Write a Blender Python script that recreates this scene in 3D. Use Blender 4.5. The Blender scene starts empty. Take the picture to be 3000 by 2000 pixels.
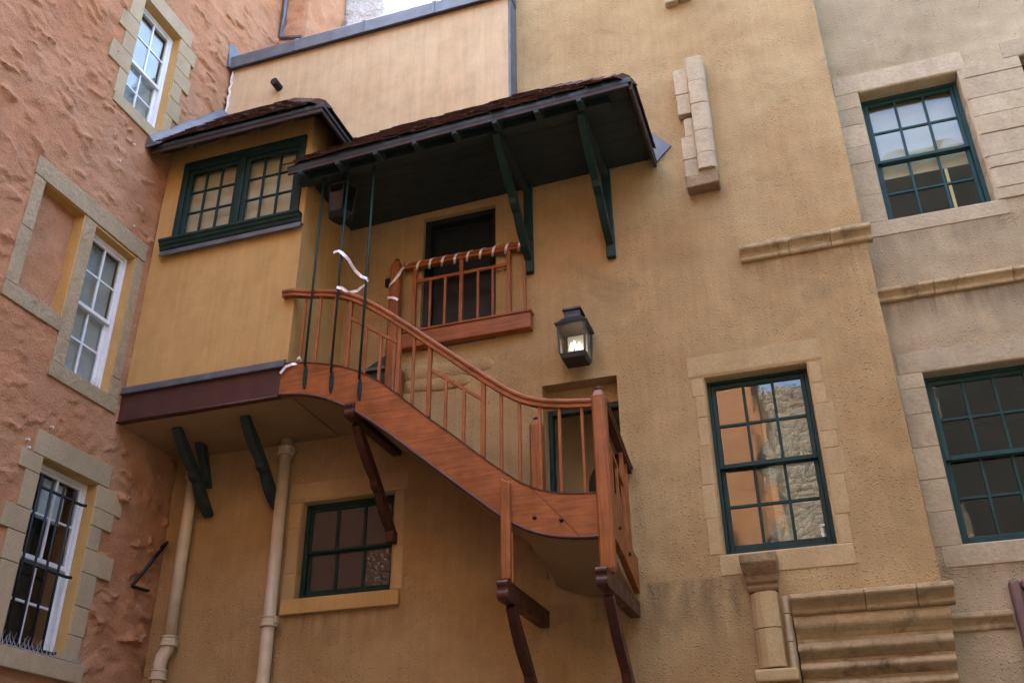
import bpy, bmesh, math, random
import numpy as np
from mathutils import Vector, Matrix, Euler

random.seed(7)
SC = bpy.context.scene
COL = SC.collection

# ------------------------------------------------------------------ camera
F_PX, IMG_W, IMG_H = 2869.0, 3000.0, 2000.0
PITCH, ROLL, YAW = (math.radians(a) for a in (28.689, -0.611, -18.154))
CAM = np.array([0.0, -9.0, 1.6])
cy, sy, cp, sp = math.cos(YAW), math.sin(YAW), math.cos(PITCH), math.sin(PITCH)
FWD = np.array([sy * cp, cy * cp, sp]); RGT = np.array([cy, -sy, 0.0]); UPV = np.cross(RGT, FWD)
R2 = math.cos(ROLL) * RGT + math.sin(ROLL) * UPV
U2 = -math.sin(ROLL) * RGT + math.cos(ROLL) * UPV
cam_data = bpy.data.cameras.new('camera')
cam = bpy.data.objects.new('camera', cam_data); COL.objects.link(cam)
cam_data.sensor_width = 36.0; cam_data.lens = 36.0 * F_PX / IMG_W
cam_data.clip_start = 0.05; cam_data.clip_end = 2000
cam.matrix_world = Matrix(((R2[0], U2[0], -FWD[0], CAM[0]), (R2[1], U2[1], -FWD[1], CAM[1]),
                           (R2[2], U2[2], -FWD[2], CAM[2]), (0, 0, 0, 1)))
SC.camera = cam

# ------------------------------------------------------------------ sky, sun, exposure
SUN_EL, SUN_AZ = math.radians(52), math.radians(-58)      # azimuth from +Y towards +X
world = bpy.data.worlds.new('World'); SC.world = world; world.use_nodes = True
wn = world.node_tree.nodes; wl = world.node_tree.links
sky = wn.new('ShaderNodeTexSky'); sky.sky_type = 'NISHITA'; sky.sun_disc = False
sky.sun_elevation = SUN_EL; sky.sun_rotation = SUN_AZ
sky.air_density = 1.0; sky.dust_density = 4.0; sky.ozone_density = 1.0
wn['Background'].inputs['Strength'].default_value = 0.15
wl.new(sky.outputs[0], wn['Background'].inputs['Color'])
sun_d = bpy.data.lights.new('sun', 'SUN'); sun_d.energy = 4.5; sun_d.angle = math.radians(0.53); sun_d.color = (1.0, 0.93, 0.82)
sun = bpy.data.objects.new('sun', sun_d); COL.objects.link(sun)
sdir = Vector((math.sin(SUN_AZ) * math.cos(SUN_EL), math.cos(SUN_AZ) * math.cos(SUN_EL), math.sin(SUN_EL)))
sun.rotation_euler = sdir.to_track_quat('Z', 'Y').to_euler(); sun.location = (0, 10, 30)
SC.view_settings.view_transform = 'Standard'; SC.view_settings.look = 'None'
SC.view_settings.exposure = 3.78; SC.view_settings.gamma = 1.0
SC.view_settings.use_curve_mapping = False
SC.render.engine = 'CYCLES'

# pixel of the photograph -> point on a plane of the place
def ray(px, py): return FWD * F_PX + R2 * (px - 1500) - U2 * (py - 1000)
def atY(px, py, Y): d = ray(px, py); return CAM + d * ((Y - CAM[1]) / d[1])
def view(s, ox, oy): return lambda a, b: (ox + a / s, oy + b / s)
VA = view(2.412, 800, 650); VB = view(2.24, 1350, 1050); VD = view(2.24, 340, 1000)

# ------------------------------------------------------------------ materials
def new_mat(name):
    m = bpy.data.materials.new(name); m.use_nodes = True
    nt = m.node_tree; b = nt.nodes['Principled BSDF']
    return m, nt, b
def noise(nt, vec, scale, detail=4, rough=0.55, dist=0.0):
    n = nt.nodes.new('ShaderNodeTexNoise'); n.inputs['Scale'].default_value = scale
    n.inputs['Detail'].default_value = detail; n.inputs['Roughness'].default_value = rough
    n.inputs['Distortion'].default_value = dist
    nt.links.new(vec, n.inputs['Vector']); return n.outputs['Fac']
def ramp(nt, fac, stops):
    r = nt.nodes.new('ShaderNodeValToRGB'); e = r.color_ramp.elements
    while len(e) < len(stops): e.new(0.5)
    for i, (p, c) in enumerate(stops):
        e[i].position = p; e[i].color = (c[0], c[1], c[2], 1) if not isinstance(c, float) else (c, c, c, 1)
    nt.links.new(fac, r.inputs['Fac']); return r.outputs['Color']
def mixc(nt, fac, a, b, mode='MIX'):
    m = nt.nodes.new('ShaderNodeMix'); m.data_type = 'RGBA'; m.blend_type = mode
    for sock, val in ((m.inputs[0], fac), (m.inputs[6], a), (m.inputs[7], b)):
        if hasattr(val, 'is_output'): nt.links.new(val, sock)
        elif isinstance(val, (int, float)): sock.default_value = val
        else: sock.default_value = (*val, 1)
    return m.outputs[2]
def math_n(nt, op, a, b):
    m = nt.nodes.new('ShaderNodeMath'); m.operation = op
    for i, v in enumerate((a, b)):
        if hasattr(v, 'is_output'): nt.links.new(v, m.inputs[i])
        else: m.inputs[i].default_value = v
    return m.outputs[0]
def bump(nt, b, h, strength, dist):
    n = nt.nodes.new('ShaderNodeBump'); n.inputs['Strength'].default_value = strength; n.inputs['Distance'].default_value = dist
    nt.links.new(h, n.inputs['Height']); nt.links.new(n.outputs['Normal'], b.inputs['Normal'])
def coords(nt, scale=(1, 1, 1), rnd=True):
    t = nt.nodes.new('ShaderNodeTexCoord'); mp = nt.nodes.new('ShaderNodeMapping'); mp.inputs['Scale'].default_value = scale
    nt.links.new(t.outputs['Object'], mp.inputs['Vector'])
    if not rnd: return mp.outputs['Vector']
    oi = nt.nodes.new('ShaderNodeObjectInfo'); add = nt.nodes.new('ShaderNodeVectorMath'); add.operation = 'ADD'
    ml = nt.nodes.new('ShaderNodeMath'); ml.operation = 'MULTIPLY'; ml.inputs[1].default_value = 37.0
    nt.links.new(oi.outputs['Random'], ml.inputs[0]); nt.links.new(mp.outputs['Vector'], add.inputs[0]); nt.links.new(ml.outputs[0], add.inputs[1])
    return add.outputs['Vector']

def plaster(name, dark, light, big=0.9, grain=38, gstr=0.5, gdist=0.012, mid=9, mstr=0.4, stain=None, stain_amt=0.0, streak=0.0, rough=0.92, pebble=0.0, runs=()):
    m, nt, b = new_mat(name); v = coords(nt, rnd=False)
    base = ramp(nt, noise(nt, v, big, 6, 0.62, 0.3), [(0.3, dark), (0.72, light)])
    blot = ramp(nt, noise(nt, v, 3.7, 5, 0.6), [(0.30, 0.86), (0.64, 1.05)])
    col = mixc(nt, 0.75, base, blot, 'MULTIPLY')
    fine = ramp(nt, noise(nt, v, grain, 3, 0.7), [(0.3, 0.86), (0.7, 1.08)])
    col = mixc(nt, 0.8, col, fine, 'MULTIPLY')
    if streak:
        sv = coords(nt, (9, 9, 0.5), False)
        st = ramp(nt, noise(nt, sv, 2.0, 5, 0.65), [(0.35, 0.86), (0.65, 1.08)])
        col = mixc(nt, streak, col, st, 'MULTIPLY')
    if stain:
        sm = ramp(nt, noise(nt, v, 1.3, 7, 0.7, 0.6), [(0.55, 0.0), (0.72, 1.0)])
        col = mixc(nt, math_n(nt, 'MULTIPLY', sm, stain_amt), col, stain)
    for (ax0, ax1, z0, z1, amt, rc, sx) in runs:      # dark runs, such as dirt below sills: x range, z range (dense at z1), amount, colour, streak width
        sep = nt.nodes.new('ShaderNodeSeparateXYZ'); nt.links.new(v, sep.inputs[0])
        def mr(sock, a, b_):
            n = nt.nodes.new('ShaderNodeMapRange'); n.interpolation_type = 'SMOOTHSTEP'; n.inputs[1].default_value = a; n.inputs[2].default_value = b_
            nt.links.new(sock, n.inputs[0]); return n.outputs[0]
        k = math_n(nt, 'MULTIPLY', mr(sep.outputs[2], z0, z1), mr(sep.outputs[2], z1 + 0.04, z1 - 0.01))
        k = math_n(nt, 'MULTIPLY', k, math_n(nt, 'MULTIPLY', mr(sep.outputs[0], ax0 - .12, ax0 + .12), mr(sep.outputs[0], ax1 + .12, ax1 - .12)))
        rn = ramp(nt, noise(nt, coords(nt, (sx, sx, 1.3), False), 1.0, 6, 0.68, 0.4), [(0.36, 0.0), (0.66, 1.0)])
        col = mixc(nt, math_n(nt, 'MULTIPLY', math_n(nt, 'MULTIPLY', k, rn), amt), col, rc)
    nt.links.new(col, b.inputs['Base Color']); b.inputs['Roughness'].default_value = rough
    b.inputs['Specular IOR Level'].default_value = 0.25
    h = math_n(nt, 'ADD', math_n(nt, 'MULTIPLY', noise(nt, v, grain, 4, 0.65), gstr), math_n(nt, 'MULTIPLY', noise(nt, v, mid, 4, 0.6), mstr))
    if pebble:
        vo = nt.nodes.new('ShaderNodeTexVoronoi'); vo.inputs['Scale'].default_value = 30; nt.links.new(v, vo.inputs['Vector'])
        pb = ramp(nt, vo.outputs['Distance'], [(0.12, 1.0), (0.34, 0.0)])
        dens = ramp(nt, noise(nt, v, 2.2, 4, 0.6), [(0.35, 0.25), (0.62, 1.0)])
        h = math_n(nt, 'ADD', h, math_n(nt, 'MULTIPLY', math_n(nt, 'MULTIPLY', pb, dens), pebble))
    bump(nt, b, h, 0.9, gdist); return m

def wood(name, c1, c2, axis, rough=0.45):
    m, nt, b = new_mat(name)
    sc = {'x': (1.2, 22, 22), 'z': (22, 22, 1.2)}[axis]
    v = coords(nt, sc)
    g = noise(nt, v, 1.6, 6, 0.62, 0.8)
    col = ramp(nt, g, [(0.28, c1), (0.7, c2)])
    v2 = coords(nt)
    wear = ramp(nt, noise(nt, v2, 4.0, 5, 0.65), [(0.33, 0.62), (0.68, 1.15)])
    col = mixc(nt, 0.8, col, wear, 'MULTIPLY')
    nt.links.new(col, b.inputs['Base Color'])
    rr = ramp(nt, noise(nt, v2, 7, 4), [(0.3, rough - 0.08), (0.7, rough + 0.16)])
    nt.links.new(rr, b.inputs['Roughness']); b.inputs['Specular IOR Level'].default_value = 0.35
    bump(nt, b, g, 0.35, 0.004); return m

def paint(name, c, rough=0.45, metallic=0.0, var=0.25, bscale=30, bstr=0.25, bdist=0.003, scale=6, spec=0.4):
    m, nt, b = new_mat(name); v = coords(nt)
    f = noise(nt, v, scale, 5, 0.6)
    lo = tuple(x * (1 - var) for x in c); hi = tuple(min(1, x * (1 + var)) for x in c)
    nt.links.new(ramp(nt, f, [(0.3, lo), (0.7, hi)]), b.inputs['Base Color'])
    nt.links.new(ramp(nt, noise(nt, v, scale * 2, 3), [(0.3, max(0.05, rough - 0.1)), (0.7, rough + 0.12)]), b.inputs['Roughness'])
    b.inputs['Metallic'].default_value = metallic; b.inputs['Specular IOR Level'].default_value = spec
    bump(nt, b, noise(nt, v, bscale, 4, 0.6), bstr, bdist); return m

def stone(name, c1, c2, stain, amt, grain=26, bdist=0.012, tint=0.12):
    m, nt, b = new_mat(name); v = coords(nt)
    col = ramp(nt, noise(nt, v, 2.6, 6, 0.65, 0.4), [(0.3, c1), (0.7, c2)])
    oi = nt.nodes.new('ShaderNodeObjectInfo')
    rv = ramp(nt, oi.outputs['Random'], [(0.0, 1.0 - tint), (1.0, 1.0 + tint)])
    col = mixc(nt, 1.0, col, rv, 'MULTIPLY')
    sv = coords(nt, (1.0, 1.0, 0.55))
    sm = ramp(nt, noise(nt, sv, 3.0, 7, 0.72, 0.5), [(0.5, 0.0), (0.7, 1.0)])
    col = mixc(nt, math_n(nt, 'MULTIPLY', sm, amt), col, stain)
    col = mixc(nt, 0.7, col, ramp(nt, noise(nt, v, grain, 4, 0.7), [(0.3, 0.8), (0.7, 1.12)]), 'MULTIPLY')
    nt.links.new(col, b.inputs['Base Color']); b.inputs['Roughness'].default_value = 0.93; b.inputs['Specular IOR Level'].default_value = 0.2
    h = math_n(nt, 'ADD', noise(nt, v, grain, 5, 0.7), math_n(nt, 'MULTIPLY', noise(nt, v, 6, 4, 0.6), 1.2))
    bump(nt, b, h, 0.8, bdist); return m

def glass(name, tint=(0.9, 0.94, 0.93), ior=1.6, ripple=0.07, rough=0.015, opaque=None, ns=3.0):
    m = bpy.data.materials.new(name); m.use_nodes = True; nt = m.node_tree
    nt.nodes.remove(nt.nodes['Principled BSDF']); out = nt.nodes['Material Output']
    v = coords(nt); fr = nt.nodes.new('ShaderNodeFresnel'); geo = nt.nodes.new('ShaderNodeNewGeometry')
    iv = nt.nodes.new('ShaderNodeMix'); iv.inputs[2].default_value = ior; iv.inputs[3].default_value = 1.0 / ior
    nt.links.new(geo.outputs['Backfacing'], iv.inputs[0]); nt.links.new(iv.outputs[0], fr.inputs['IOR'])
    bp = nt.nodes.new('ShaderNodeBump'); bp.inputs['Strength'].default_value = ripple; bp.inputs['Distance'].default_value = 0.01
    nt.links.new(noise(nt, v, ns, 2, 0.4), bp.inputs['Height'])
    gl = nt.nodes.new('ShaderNodeBsdfGlossy'); gl.inputs['Roughness'].default_value = rough
    nt.links.new(bp.outputs['Normal'], gl.inputs['Normal'])
    if opaque:
        tr = nt.nodes.new('ShaderNodeBsdfDiffuse'); tr.inputs['Color'].default_value = (*opaque, 1)
    else:
        tr = nt.nodes.new('ShaderNodeBsdfTransparent'); tr.inputs['Color'].default_value = (*tint, 1)
    mx = nt.nodes.new('ShaderNodeMixShader')
    nt.links.new(fr.outputs[0], mx.inputs[0]); nt.links.new(tr.outputs[0], mx.inputs[1]); nt.links.new(gl.outputs[0], mx.inputs[2])
    nt.links.new(mx.outputs[0], out.inputs['Surface']); return m
def emit(name, c, s):
    m, nt, b = new_mat(name); b.inputs['Base Color'].default_value = (*c, 1)
    b.inputs['Emission Color'].default_value = (*c, 1); b.inputs['Emission Strength'].default_value = s; return m

MT = dict(
    harl=plaster('ochre_harling', (0.425, 0.262, 0.112), (0.535, 0.373, 0.176), grain=100, gstr=1.2, gdist=0.012, mid=34, mstr=0.4, pebble=1.0, stain=(0.22, 0.15, 0.08), stain_amt=0.45, streak=0.45,
        runs=((-1.7, -0.75, 3.0, 3.97, 0.75, (0.13, 0.095, 0.05), 4), (-0.4, 0.85, 6.75, 7.28, 0.6, (0.2, 0.13, 0.07), 12), (-5.5, -4.1, 3.55, 4.0, 0.6, (0.2, 0.13, 0.065), 11), (-2.7, -1.7, 2.6, 3.85, 0.6, (0.16, 0.10, 0.055), 3), (-0.9, -0.4, 7.7, 8.3, 0.5, (0.22, 0.15, 0.09), 9))),  # the run below the lower landing darkens the wall upwards to it
    smooth=plaster('smooth_ochre_render', (0.48, 0.292, 0.10), (0.55, 0.357, 0.14), grain=60, gstr=0.25, gdist=0.004, mid=5, mstr=0.3, streak=0.5),
    panel=plaster('weathered_ochre_panel', (0.55, 0.375, 0.20), (0.64, 0.47, 0.27), grain=60, gstr=0.25, gdist=0.004, mid=5, mstr=0.3, streak=0.6),
    pale=plaster('pale_ochre_harling', (0.385, 0.285, 0.16), (0.525, 0.408, 0.245), grain=90, gstr=1.0, gdist=0.012, mid=28, mstr=0.5, pebble=0.8, stain=(0.26, 0.21, 0.14), stain_amt=0.5, streak=0.4,
        runs=((0.9, 3.5, 6.25, 6.72, 0.75, (0.17, 0.12, 0.075), 13), (0.9, 2.4, 3.6, 4.0, 0.5, (0.2, 0.15, 0.1), 9), (0.9, 2.6, 7.0, 7.5, 0.5, (0.2, 0.15, 0.1), 9))),
    orange=plaster('orange_harling', (0.43, 0.178, 0.075), (0.54, 0.30, 0.168), grain=46, gstr=1.0, gdist=0.02, mid=14, mstr=0.7, stain=(0.30, 0.15, 0.09), stain_amt=0.5),
    sunlit_harl=plaster('sunlit_pale_harling', (0.5, 0.44, 0.36), (0.68, 0.64, 0.58), grain=14, gstr=1.2, gdist=0.05, mid=7, mstr=1.0),  # pale colour stands in for sunlight on the rear gable
    dark_harl=plaster('dimmed_harling', (0.022, 0.021, 0.019), (0.032, 0.029, 0.026), grain=30, gstr=0.4, gdist=0.004),  # near-black colour stands in for a dim reflection in the wing panes
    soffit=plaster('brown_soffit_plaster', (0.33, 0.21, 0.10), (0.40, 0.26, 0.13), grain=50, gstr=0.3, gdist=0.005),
    cream=stone('cream_painted_stone', (0.385, 0.295, 0.175), (0.45, 0.35, 0.215), (0.29, 0.21, 0.12), 0.35, grain=40, bdist=0.004, tint=0.05),
    tooled=stone('tooled_cream_stone', (0.375, 0.28, 0.165), (0.45, 0.345, 0.215), (0.27, 0.19, 0.11), 0.4, grain=22, bdist=0.03, tint=0.05),
    reveal=plaster('ochre_painted_reveal', (0.50, 0.31, 0.10), (0.58, 0.37, 0.14), grain=50, gstr=0.25, gdist=0.004),
    dressed=stone('ochre_dressed_stone', (0.42, 0.285, 0.135), (0.51, 0.365, 0.185), (0.34, 0.22, 0.12), 0.35, grain=45, bdist=0.006, tint=0.07),
    dressed_pale=stone('pale_dressed_stone', (0.42, 0.325, 0.20), (0.52, 0.415, 0.265), (0.30, 0.21, 0.16), 0.4, grain=26, bdist=0.012, tint=0.1),
    oldstone=stone('weathered_sandstone', (0.42, 0.30, 0.165), (0.52, 0.39, 0.22), (0.085, 0.06, 0.036), 0.8, grain=22, bdist=0.014, tint=0.08),
    mossy=stone('mossy_sandstone', (0.24, 0.16, 0.085), (0.34, 0.24, 0.13), (0.09, 0.075, 0.03), 0.8, grain=24, bdist=0.016),
    wood_x=wood('red_stained_timber', (0.20, 0.054, 0.013), (0.39, 0.125, 0.030), 'x', 0.42),
    wood_z=wood('red_stained_timber_upright', (0.21, 0.058, 0.014), (0.41, 0.135, 0.032), 'z', 0.42),
    maroon=paint('maroon_fascia_paint', (0.068, 0.027, 0.020), 0.5, var=0.2),
    dark_wood=wood('dark_brown_timber', (0.05, 0.018, 0.011), (0.10, 0.034, 0.019), 'z', 0.4),
    green=paint('dark_green_paint', (0.011, 0.033, 0.028), 0.5, var=0.3, spec=0.22),
    green2=paint('bottle_green_paint', (0.013, 0.047, 0.043), 0.45, var=0.3, spec=0.25),
    soot=paint('black_green_timber', (0.022, 0.036, 0.036), 0.55, var=0.3),
    eave=paint('dark_stained_board', (0.04, 0.022, 0.018), 0.6, var=0.3),
    door=paint('near_black_green_door', (0.008, 0.013, 0.016), 0.5, var=0.2),
    lamp_grey=paint('grey_lamp_metal', (0.045, 0.045, 0.047), 0.45, 0.4),
    iron=paint('black_iron', (0.015, 0.015, 0.017), 0.5, 0.3),
    lead=paint('grey_lead', (0.115, 0.12, 0.13), 0.5, 0.2, var=0.3, bscale=14, bdist=0.006),
    tile=stone('brown_clay_tile', (0.05, 0.026, 0.019), (0.095, 0.044, 0.03), (0.03, 0.022, 0.018), 0.6, grain=40, bdist=0.006, tint=0.35),
    white=paint('white_gloss_paint', (0.74, 0.75, 0.76), 0.35, var=0.06),
    pipe=paint('cream_pipe_paint', (0.55, 0.45, 0.31), 0.38, var=0.12),
    glass=glass('window_glass'),
    glass_clear=glass('lantern_glass', ior=1.45, ripple=0.05),
    frosted=glass('obscured_glass', opaque=(0.065, 0.052, 0.045), ripple=0.6, rough=0.10, ior=1.7, ns=7.0),
    rippled=glass('rippled_glass', opaque=(0.07, 0.06, 0.05), ripple=2.5, rough=0.08, ior=1.9, ns=22.0),
    blind=paint('cream_blind', (0.60, 0.50, 0.33), 0.8, var=0.06),
    netting=paint('grey_net_curtain', (0.42, 0.42, 0.40), 0.9, var=0.1),
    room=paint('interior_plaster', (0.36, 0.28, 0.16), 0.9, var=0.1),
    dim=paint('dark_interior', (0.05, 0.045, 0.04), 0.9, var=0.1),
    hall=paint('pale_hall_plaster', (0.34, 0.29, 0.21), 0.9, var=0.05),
    tape=paint('silver_reflective_tape', (0.82, 0.84, 0.88), 0.25, 0.25, var=0.08),
    flash=paint('white_mortar', (0.70, 0.66, 0.60), 0.9, var=0.1),
    spike=paint('clear_spike_plastic', (0.36, 0.36, 0.36), 0.25, var=0.05),
    plaque=paint('purple_brown_frame', (0.16, 0.085, 0.075), 0.5),
    plaque_in=stone('plaque_stone', (0.22, 0.13, 0.09), (0.30, 0.19, 0.13), (0.12, 0.08, 0.06), 0.5),
    bulb=emit('lit_bulb', (1.0, 0.86, 0.62), 1.2),
    tube=emit('lit_tube', (1.0, 0.82, 0.48), 0.035),
    paving=stone('grey_paving', (0.085, 0.08, 0.072), (0.13, 0.122, 0.11), (0.05, 0.095, 0.085), 0.4),
)
def rubble_mat(name, ca, cb, cm):
    m, nt, b = new_mat(name); v = coords(nt, (1.0, 1.0, 1.7), False)
    vo = nt.nodes.new('ShaderNodeTexVoronoi'); vo.inputs['Scale'].default_value = 2.6; nt.links.new(v, vo.inputs['Vector'])
    ed = nt.nodes.new('ShaderNodeTexVoronoi'); ed.feature = 'DISTANCE_TO_EDGE'; ed.inputs['Scale'].default_value = 2.6; nt.links.new(v, ed.inputs['Vector'])
    bw_ = nt.nodes.new('ShaderNodeRGBToBW'); nt.links.new(vo.outputs['Color'], bw_.inputs[0])
    c = ramp(nt, bw_.outputs[0], [(0.15, ca), (0.85, cb)])
    c = mixc(nt, ramp(nt, ed.outputs['Distance'], [(0.02, 1.0), (0.06, 0.0)]), c, cm)
    nt.links.new(c, b.inputs['Base Color']); b.inputs['Roughness'].default_value = 0.95
    bump(nt, b, ramp(nt, ed.outputs['Distance'], [(0.0, 0.0), (0.12, 1.0)]), 0.8, 0.05); return m
MT['rubble'] = rubble_mat('grey_rubble_masonry', (0.12, 0.10, 0.085), (0.27, 0.23, 0.18), (0.27, 0.235, 0.18))
MT['dark_rubble'] = rubble_mat('dimmed_rubble_masonry', (0.022, 0.02, 0.018), (0.045, 0.04, 0.035), (0.045, 0.04, 0.034))  # near-black stone colour keeps light bounced off the side block low

# ------------------------------------------------------------------ mesh helpers
class MB:
    def __init__(s): s.v = []; s.f = []
    def add(s, vs, fs):
        o = len(s.v); s.v += [tuple(float(c) for c in p) for p in vs]; s.f += [tuple(i + o for i in f) for f in fs]; return s
    def box(s, x0, x1, y0, y1, z0, z1):
        return s.add([(x, y, z) for x in (x0, x1) for y in (y0, y1) for z in (z0, z1)],
                     [(0, 1, 3, 2), (4, 6, 7, 5), (0, 4, 5, 1), (2, 3, 7, 6), (0, 2, 6, 4), (1, 5, 7, 3)])
    def hexa(s, p):   # 8 corners: bottom 4 (ccw) then top 4
        return s.add(p, [(0, 3, 2, 1), (4, 5, 6, 7), (0, 1, 5, 4), (1, 2, 6, 5), (2, 3, 7, 6), (3, 0, 4, 7)])
    def prism(s, poly, axis, a0, a1):
        n = len(poly); mk = {'x': lambda p, a: (a, p[0], p[1]), 'y': lambda p, a: (p[0], a, p[1]), 'z': lambda p, a: (p[0], p[1], a)}[axis]
        return s.add([mk(p, a0) for p in poly] + [mk(p, a1) for p in poly],
                     [tuple(range(n)), tuple(range(2 * n - 1, n - 1, -1))] + [(i, (i + 1) % n, n + (i + 1) % n, n + i) for i in range(n)])
    def tube(s, path, r, n=8):
        P = [Vector(p) for p in path]; rings = []; rr = r if isinstance(r, (list, tuple)) else [r] * len(P)
        up = Vector((0.13, 0.31, 1)).normalized()
        for i, p in enumerate(P):
            t = (P[min(i + 1, len(P) - 1)] - P[max(i - 1, 0)]).normalized()
            a = t.cross(up if abs(t.dot(up)) < 0.95 else Vector((1, 0.2, 0))).normalized(); b = t.cross(a)
            rings.append([p + (a * math.cos(2 * math.pi * k / n) + b * math.sin(2 * math.pi * k / n)) * rr[i] for k in range(n)])
        vs = [q for rg in rings for q in rg]
        fs = [(i * n + k, i * n + (k + 1) % n, (i + 1) * n + (k + 1) % n, (i + 1) * n + k) for i in range(len(P) - 1) for k in range(n)]
        fs += [tuple(range(n)), tuple(range((len(P) - 1) * n, len(P) * n))]
        return s.add(vs, fs)
    def rings(s, rings, close=True):   # equal-length vertex rings joined in order
        n = len(rings[0]); vs = [q for rg in rings for q in rg]
        fs = [(i * n + k, i * n + (k + 1) % n, (i + 1) * n + (k + 1) % n, (i + 1) * n + k) for i in range(len(rings) - 1) for k in range(n)]
        if close: fs += [tuple(range(n)), tuple(range((len(rings) - 1) * n, len(rings) * n))]
        return s.add(vs, fs)
    def strip(s, pts, w0, w1):         # flat ribbon through points with offset vectors
        vs = []; 
        for p, a in zip(pts, w0): vs += [tuple(np.array(p)), tuple(np.array(p) + np.array(a))]
        return s.add(vs, [(2 * i, 2 * i + 1, 2 * i + 3, 2 * i + 2) for i in range(len(pts) - 1)])

def mesh_of(mb, name, mat, smooth=False):
    me = bpy.data.meshes.new(name); me.from_pydata(mb.v, [], mb.f); me.materials.append(mat)
    bm = bmesh.new(); bm.from_mesh(me); bmesh.ops.recalc_face_normals(bm, faces=bm.faces); bm.to_mesh(me); bm.free()
    if smooth: me.polygons.foreach_set('use_smooth', [True] * len(me.polygons))
    return me
def attach(o, parent):
    if parent is not None:
        o.parent = parent
        q = parent; t = Vector((0, 0, 0))
        while q is not None: t += q.location; q = q.parent
        o.matrix_parent_inverse = Matrix.Translation(-t) if parent.parent is None else Matrix.Identity(4)
def obj(name, mb, mat, parent=None, bevel=0.0, seg=1, smooth=False, loc=None, rot=None):
    me = mb if isinstance(mb, bpy.types.Mesh) else mesh_of(mb, name, MT[mat] if isinstance(mat, str) else mat, smooth)
    o = bpy.data.objects.new(name, me); COL.objects.link(o)
    if loc is not None: o.location = loc
    if rot is not None: o.rotation_euler = rot
    attach(o, parent)
    if bevel:
        b = o.modifiers.new('bevel', 'BEVEL'); b.width = bevel; b.segments = seg; b.limit_method = 'ANGLE'; b.angle_limit = math.radians(35)
    return o
def tag(o, label, cat, group=None, kind=None):
    o['label'] = label; o['category'] = cat
    if group: o['group'] = group
    if kind: o['kind'] = kind
    return o
def thing(name, label, cat, loc, group=None):
    o = bpy.data.objects.new(name, None); COL.objects.link(o); o.location = loc; o.empty_display_size = 0.2
    return tag(o, label, cat, group)
def box(name, mat, parent, x0, x1, y0, y1, z0, z1, bevel=0.0, seg=1):
    return obj(name, MB().box(x0, x1, y0, y1, z0, z1), mat, parent, bevel, seg)

# numpy value noise
def vnoise(u, v, seed):
    iu = np.floor(u).astype(np.int64); iv = np.floor(v).astype(np.int64); fu = u - iu; fv = v - iv
    def h(a, b):
        n = (a * 374761393 + b * 668265263 + seed * 1274126177) & 0xffffffff
        n = ((n ^ (n >> 13)) * 1274126177) & 0xffffffff
        return ((n ^ (n >> 16)) & 0xffff) / 65535.0
    su = fu * fu * (3 - 2 * fu); sv = fv * fv * (3 - 2 * fv)
    return (h(iu, iv) * (1 - su) + h(iu + 1, iv) * su) * (1 - sv) + (h(iu, iv + 1) * (1 - su) + h(iu + 1, iv + 1) * su) * sv
def fbm(u, v, seed, octv=4):
    t = 0; a = 0.5
    for k in range(octv): t = t + a * (vnoise(u * 2 ** k, v * 2 ** k, seed + k) - 0.5); a *= 0.5
    return t * 2
def sstep(a, b, x): t = np.clip((x - a) / (b - a), 0, 1); return t * t * (3 - 2 * t)
def lines(lo, hi, flo, fhi, fine, coarse, must):
    L = list(np.arange(lo, flo, coarse)) + list(np.arange(flo, fhi, fine)) + list(np.arange(fhi, hi, coarse)) + [hi]
    must = sorted(set(must)); L = [a for a in L if all(abs(a - m) > 0.4 * fine for m in must)]
    return np.array(sorted(set(L + must)))
def wall_mesh(name, M, us, vs, holes, flats, disp, thick, mat, parent, dvec):
    U, V = np.meshgrid(us, vs, indexing='ij'); D = disp(U, V)
    mask = np.ones_like(U)
    for (a, b, c, d) in list(holes) + list(flats):
        du = np.maximum(np.maximum(a - U, U - b), 0); dv = np.maximum(np.maximum(c - V, V - d), 0)
        mask = np.minimum(mask, sstep(0.0, 0.10, np.hypot(du, dv)))
    D = D * mask; nu, nv = U.shape
    verts = [M(U[i, j], -D[i, j], V[i, j]) for i in range(nu) for j in range(nv)]
    uc = (us[:-1] + us[1:]) / 2; vc = (vs[:-1] + vs[1:]) / 2; faces = []
    for i in range(nu - 1):
        for j in range(nv - 1):
            if any(a < uc[i] < b and c < vc[j] < d for a, b, c, d in holes): continue
            k = i * nv + j; faces.append((k, k + nv, k + nv + 1, k + 1))
    me = bpy.data.meshes.new(name); me.from_pydata(verts, [], faces); me.materials.append(MT[mat])
    bm = bmesh.new(); bm.from_mesh(me)
    bmesh.ops.delete(bm, geom=[v for v in bm.verts if not v.link_faces], context='VERTS')
    be = [e for e in bm.edges if e.is_boundary]
    r = bmesh.ops.extrude_edge_only(bm, edges=be); off = Vector(dvec) * thick
    for g in r['geom']:
        if isinstance(g, bmesh.types.BMVert): g.co += off
    bm.to_mesh(me); bm.free(); me.polygons.foreach_set('use_smooth', [True] * len(me.polygons))
    try: me.set_sharp_from_angle(angle=math.radians(50))
    except Exception: pass
    o = bpy.data.objects.new(name, me); COL.objects.link(o); attach(o, parent); return o

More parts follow.
